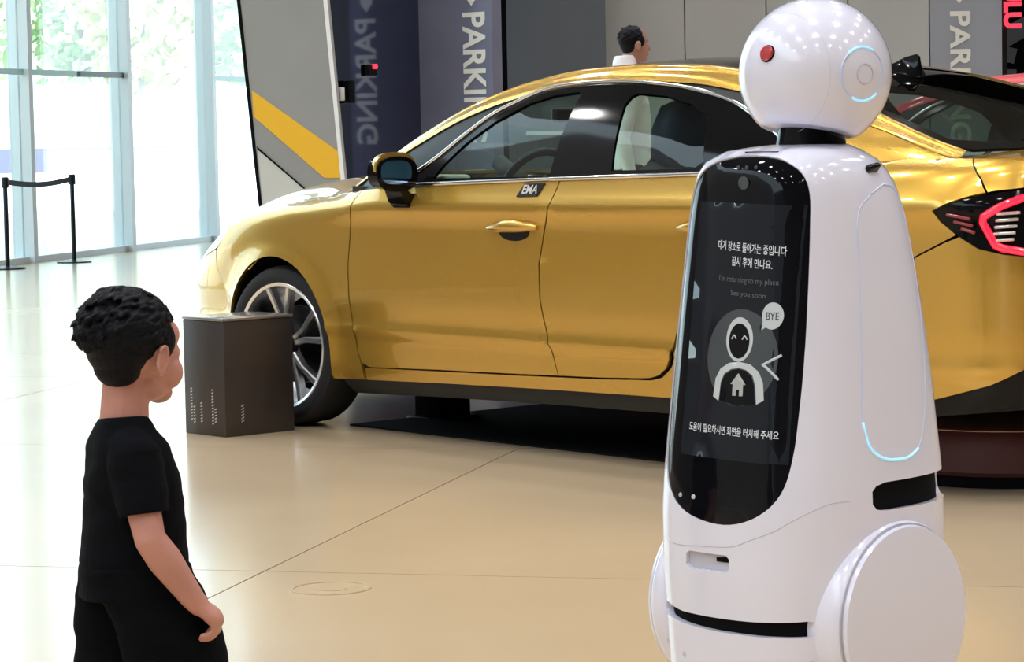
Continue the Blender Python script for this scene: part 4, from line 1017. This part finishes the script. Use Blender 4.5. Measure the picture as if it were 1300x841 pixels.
def hair_parts(adult, seed, n, lmin, lmax):
    """a smooth cap of hair with short locks that lie back along it and lift towards the crown"""
    rnd = random.Random(seed); G = []
    c, r = (Vector((-.014, 0, .034)), Vector((.091, .079, .085))) if adult else (Vector((-.016, 0, .032)), Vector((.091, .082, .082)))
    G.append(ellipsoid_geo(c, r, 28, 18)); G.append(ellipsoid_geo((-.034, 0, .004), (.060, .072, .060), 20, 14)); G.append(ellipsoid_geo((-.038, 0, -.030), (.040, .055, .044), 20, 14))
    for s in (-1, 1): G.append(ellipsoid_geo((.022, s * .052, .018), (.034, .026, .040), 16, 12))
    i = 0
    while i < n:
        d = Vector((rnd.gauss(0, 1), rnd.gauss(0, 1), rnd.gauss(0, 1))).normalized()
        if d.z < -.25 or (d.x > .45 and d.z < .30): continue
        i += 1
        p = c + Vector((d.x * r.x, d.y * r.y, d.z * r.z))
        t = Vector((-1, rnd.uniform(-.35, .35), -.25 + rnd.uniform(-.3, .3))); t = (t - d * t.dot(d)).normalized()
        crown = min(1, max(0, -d.x * .8 + d.z * .45)); lift = .06 + .75 * crown * crown * rnd.random()
        L = (lmin + (lmax - lmin) * rnd.random()) * (.55 + .6 * crown)
        m = p + t * L * .5 + d * (L * lift * .75); q = p + t * L * (1 - lift * .35) + d * (L * lift)
        G.append(capsule_geo(p - d * .004, .0065, m, .0052, 8)); G.append(capsule_geo(m, .0052, q, .0012, 8))
    return G
def hand_parts(wrist, fwd, back, thumb_side, s=1.0, curl=1.0):
    """wrist point, direction of the palm, back-of-hand normal, side on which the thumb sits"""
    f = Vector(fwd).normalized(); b = Vector(back); b = (b - f * b.dot(f)).normalized(); t = Vector(thumb_side); t = (t - f * t.dot(f) - b * t.dot(b)).normalized(); w = Vector(wrist); G = []
    G.append(capsule_geo(w, .017 * s, w + f * .034 * s, .0215 * s, 14, False, .62, b)); 
    for k in range(4):
        o = w + f * (.040 - .002 * abs(k - 1.2)) * s + t * (.0145 - .0098 * k) * s
        L = (.019, .0215, .020, .016)[k] * s; r = (.0066, .0068, .0066, .0058)[k] * s
        a1, a2, a3 = R(28 * curl + 5 * k), R(78 * curl + 6 * k), R(120 * curl + 4 * k); p = o - f * .012 * s
        G.append(capsule_geo(p, r * 1.12, o, r * 1.08, 10))
        for a, l in ((a1, L), (a2, L * .72), (a3, L * .55)):
            q = o + (f * math.cos(a) - b * math.sin(a)) * l; G.append(capsule_geo(o, r, q, r * .93, 10)); o = q; r *= .95
    p0 = w + f * .010 * s + t * .013 * s; p1 = p0 + (f * .75 + t * .5 - b * .35).normalized() * .020 * s; p2 = p1 + (f * .85 + t * .05 - b * .55).normalized() * .016 * s
    G += [capsule_geo(p0, .0095 * s, p1, .0078 * s, 10), capsule_geo(p1, .0078 * s, p2, .0062 * s, 10)]
    return G
def cloth_noise(amp, sc):
    def f(co):
        n = noise.noise_vector(co * sc); m = noise.noise_vector(Vector((co.x * sc * .7, co.y * sc * .7, co.z * sc * 2.4)))
        return co + n * amp * .6 + m * amp
    return f
def torso(rows, n=28): return loft_geo([ring_ellipse((x, y, z), rx, ry_, n, pw=2.3) for x, y, z, rx, ry_ in rows])

# --- the small child, facing the robot (seen from behind the right shoulder)
kid = empty('person', (-.765, 5.47, 0), R(22)); tag(kid, 'small child in black shirt and loose black shorts looking towards the robot', 'person')
HM = Matrix.Translation((.010, .0, .796)) @ Matrix.Rotation(R(27), 4, 'Z') @ Matrix.Rotation(R(3), 4, 'Y') @ Matrix.Scale(1.04, 4)
G = [xf(g, HM) for g in head_parts()]
G += [capsule_geo((-.014, 0, .62), .052, (-.006, 0, .745), .045)]
G += [torso([(0, 0, .32, .066, .078), (0, 0, .38, .070, .076), (.004, 0, .45, .070, .074), (0, 0, .53, .064, .076), (-.004, 0, .60, .056, .080), (-.008, 0, .635, .044, .070), (-.010, 0, .66, .036, .045)])]
sh, el, wr = Vector((-.018, -.088, .580)), Vector((-.002, -.140, .432)), Vector((.078, -.142, .312))
G += [capsule_geo(sh, .040, el, .031), capsule_geo(el, .0315, el.lerp(wr, .35), .0345), capsule_geo(el.lerp(wr, .35), .0345, wr, .0245), capsule_geo(wr, .0245, wr + Vector((.014, .001, -.017)), .022)]
G += hand_parts(wr + Vector((.006, 0, -.008)), (.74, .04, -.67), (.62, -.35, .66), (.15, .9, .15), 1.36, 1.0)
s2, e2, w2_ = Vector((-.005, .088, .58)), Vector((.005, .115, .44)), Vector((.07, .12, .335))
G += [capsule_geo(s2, .036, e2, .0285), capsule_geo(e2, .0290, w2_, .0195)]
G += hand_parts(w2_, (.45, 0, -.9), (0, 1, .1), (.9, .0, .4), .98, .7)
legs = [((.01, -.052, .36), (.075, -.058, .205), (.060, -.058, .065)), ((-.005, .052, .36), (-.012, .056, .205), (-.060, .056, .075))]
for h_, k_, a_ in legs: G += [capsule_geo(h_, .046, k_, .043), capsule_geo(k_, .042, Vector(k_).lerp(Vector(a_), .4), .040), capsule_geo(Vector(k_).lerp(Vector(a_), .4), .040, a_, .027), capsule_geo(a_, .026, Vector(a_) + Vector((.05, 0, -.035)), .024)]
link('body', remesh(join_geo(*G), .0032, 5, .5), 'skin', kid)
link('hair', remesh(join_geo(*[xf(g, HM) for g in hair_parts(False, 5, 620, .026, .046)]), .0024, 1, .4), 'hair', kid)
for s in (-1, 1):
    p = HM @ Vector((.0765, s * .030, -.004)); mesh('eye', *ellipsoid_geo(p, (.010, .010, .010), 12, 8), 'eye', kid); p = HM @ Vector((.0850, s * .031, -.004)); mesh('iris', *ellipsoid_geo(p, (.004, .005, .005), 10, 6), 'hair', kid)
T = [torso([(.0, 0, .352, .109, .110), (0, 0, .40, .104, .107), (.002, 0, .47, .098, .104), (0, 0, .54, .092, .106), (-.006, 0, .60, .080, .108), (-.012, 0, .633, .062, .088), (-.014, 0, .655, .050, .062), (-.014, 0, .664, .044, .050)])]
for s, ea in ((-1, Vector((-.006, -.118, .478))), (1, Vector((.0, .106, .485)))):
    T += [capsule_geo((-.018, s * .070, .598), .050, (-.016, s * .090, .58), .054), capsule_geo((-.016, s * .084, .598), .054, ea, .053, 18, True)]
link('shirt', remesh(join_geo(*T), .0035, 5, .5, cloth_noise(.0045, 14)), 'black_cloth', kid)
T = [torso([(-.004, 0, .30, .108, .104), (-.002, 0, .36, .106, .102), (0, 0, .41, .090, .096)])]
for (h_, k_, a_), s in zip(legs, (-1, 1)):
    kx = k_[0]
    T.append(loft_geo([ring_ellipse((x, s * y, z), rx, ry_, 26) for x, y, z, rx, ry_ in ((0, .045, .37, .100, .062), (kx * .35, .052, .30, .104, .068), (kx * .75, .056, .22, .106, .070), (kx * 1.05, .058, .13, .106, .072))]))
link('shorts', remesh(join_geo(*T), .0035, 5, .5, cloth_noise(.006, 11)), 'black_cloth', kid)
for h_, k_, a_ in legs:
    x, y = a_[0], a_[1]; zf = 0.0
    loft('shoe', [ring_ellipse((x + u, y, z0 + hh / 2), .0 + wd, hh / 2, 20, (0, 1, 0), (0, 0, 1), 3) for u, wd, hh, z0 in ((-.042, .022, .035, .002), (-.032, .030, .06, 0), (0, .032, .066, 0), (.04, .034, .05, 0), (.075, .032, .036, 0), (.092, .018, .022, .002))], 'shoe', kid)

# --- the man walking past behind the car
man = empty('person', (.775, 17.5, 0), R(8)); tag(man, 'dark-haired man in white shirt walking past behind the yellow car', 'person')
HM2 = Matrix.Translation((.03, 0, 1.735)) @ Matrix.Rotation(R(12), 4, 'Z') @ Matrix.Scale(.98, 4)
G = [xf(g, HM2) for g in head_parts(True)]
G += [capsule_geo((-.02, 0, 1.50), .062, (.015, 0, 1.67), .055), torso([(0, 0, .90, .10, .15), (0, 0, 1.05, .105, .145), (0, 0, 1.2, .11, .16), (0, 0, 1.36, .105, .18), (-.01, 0, 1.46, .08, .16), (-.015, 0, 1.53, .06, .08)])]
arms = [((-.01, -.205, 1.44), (-.10, -.235, 1.16), (-.05, -.235, .90)), ((-.01, .205, 1.44), (.05, .235, 1.15), (.18, .225, .93))]
mlegs = [((0, -.09, .92), (.14, -.09, .50), (.10, -.09, .09)), ((0, .09, .92), (-.04, .09, .50), (-.24, .09, .14))]
for a, b, c in arms:
    G += [capsule_geo(a, .055, b, .042), capsule_geo(b, .042, c, .028)]
    G += hand_parts(c, (.25, 0, -.97), (0, math.copysign(1, a[1]), 0), (1, 0, .2), 1.75, .6)
for a, b, c in mlegs: G += [capsule_geo(a, .085, b, .060), capsule_geo(b, .060, c, .040), capsule_geo(c, .040, Vector(c) + Vector((.10, 0, -.05)), .035)]
link('body', remesh(join_geo(*G), .008, 4, .5), 'man_skin', man)
link('hair', remesh(join_geo(*[xf(g, HM2) for g in hair_parts(True, 9, 120, .012, .020)]), .005, 2, .4), 'hair', man)
T = [torso([(0, 0, .94, .125, .17), (0, 0, 1.05, .122, .165), (0, 0, 1.2, .125, .175), (0, 0, 1.36, .118, .195), (-.01, 0, 1.47, .098, .19), (-.02, 0, 1.55, .088, .15), (-.03, 0, 1.61, .078, .095), (-.028, 0, 1.66, .066, .072)])]
for a, b, c in arms: T += [capsule_geo(a, .066, b, .054), capsule_geo(b, .054, Vector(b).lerp(Vector(c), .92), .042, 16, True)]
link('shirt', remesh(join_geo(*T), .010, 4, .5, cloth_noise(.008, 6)), 'white_cloth', man)
T = [torso([(0, 0, .84, .125, .165), (0, 0, .95, .12, .165), (0, 0, 1.0, .118, .16)])]
for a, b, c in mlegs: T += [capsule_geo(a, .098, b, .075), capsule_geo(b, .075, Vector(b).lerp(Vector(c), .97), .062, 16, True)]
link('trousers', remesh(join_geo(*T), .010, 4, .5, cloth_noise(.008, 6)), 'dark_cloth', man)
for a, b, c in mlegs:
    loft('shoe', [ring_ellipse((c[0] + u, c[1], max(0, c[2] - .09) + hh / 2), wd, hh / 2, 16, (0, 1, 0), (0, 0, 1), 3) for u, wd, hh in ((-.07, .03, .05), (-.05, .042, .085), (.02, .045, .09), (.12, .048, .06), (.19, .03, .035))], 'gloss_black', man)

# ================================================================== smaller things
# dark bronze display box in front of the front wheel
bx = empty('display_box', (-1.160, 11.04, 0), R(41)); tag(bx, 'dark bronze display box standing in front of the front wheel', 'box')
BW, BD, BH = .345, .285, .475
box('housing', (BW / 2, BD / 2, BH / 2 - .004), (BW, BD, BH - .008), 'box_brown', bx, bev=.004)
box('lid', (BW / 2, BD / 2, BH - .001), (BW + .006, BD + .006, .012), 'box_top', bx, bev=.003)
def slit_row(along, z0, n, face, lean):
    """a column of small slits punched in the side of the box"""
    V, F = [], []
    for k in range(n):
        z = z0 + k * .0125; b = len(V)
        q = [(along - .007, z), (along + .007, z + lean), (along + .007, z + lean + .005), (along - .007, z + .005)]
        V += [(a, -.0012, h) if face == 'r' else (-.0012, a, h) for a, h in q]; F.append((b, b + 1, b + 2, b + 3))
    mesh('slit_row', V, F, 'print_pale', bx, False)
slit_row(.085, .055, 6, 'r', .006)
for a_, z_, n_ in ((.235, .06, 11), (.215, .05, 6), (.165, .055, 7), (.085, .05, 12), (.065, .06, 5)): slit_row(a_, z_, n_, 'l', -.004)
# low round maroon seat under the tail of the car
mx, my = 1.70, 9.44
pf = empty('round_seat', (mx, my, 0)); tag(pf, 'low round maroon seat right of the robot below the car tail', 'seat')
lathe('cushion', [(0, .04), (.435, .04), (.452, .055), (.455, .12), (.450, .172), (.435, .190)], 'maroon', pf, 96)
lathe('top_pad', [(0, .186), (.436, .186), (.434, .193), (.42, .197), (0, .199)], 'salmon', pf, 96)  # salmon colour stands in for light on the shaded seat top
lathe('plinth', [(0, 0), (.42, 0), (.42, .045), (0, .045)], 'matt_black', pf, 72)
# support blocks below the car
def block(p, s, label):
    b = empty('support_block', (p[0], p[1], 0), R(-50)); tag(b, label, 'block')
    box('post', (0, 0, s[2] / 2), s, 'matt_black', b, bev=.008); box('foot', (0, 0, .008), (s[0] + .05, s[1] + .05, .016), 'metal_dark', b, bev=.003)
block((-.30, 11.62), (.17, .17, .185), 'black support block under the car near the front wheel')
mt = box('floor_mat', (0, 0, .004), (2.25, 1.44, .008), 'matt_black', None, bev=.003)  # added thin black sheet that supplies the near-black shade under the car
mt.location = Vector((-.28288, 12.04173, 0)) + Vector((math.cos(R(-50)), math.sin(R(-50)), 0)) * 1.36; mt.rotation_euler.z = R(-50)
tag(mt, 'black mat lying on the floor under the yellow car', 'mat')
# second car: red, far right behind the sign wall's edge

build_car('sedan_car', 'red_paint', 'red sedan far right, only its roof showing over the yellow car', (1.92, 15.53, 0), R(-50), 2.0, False)
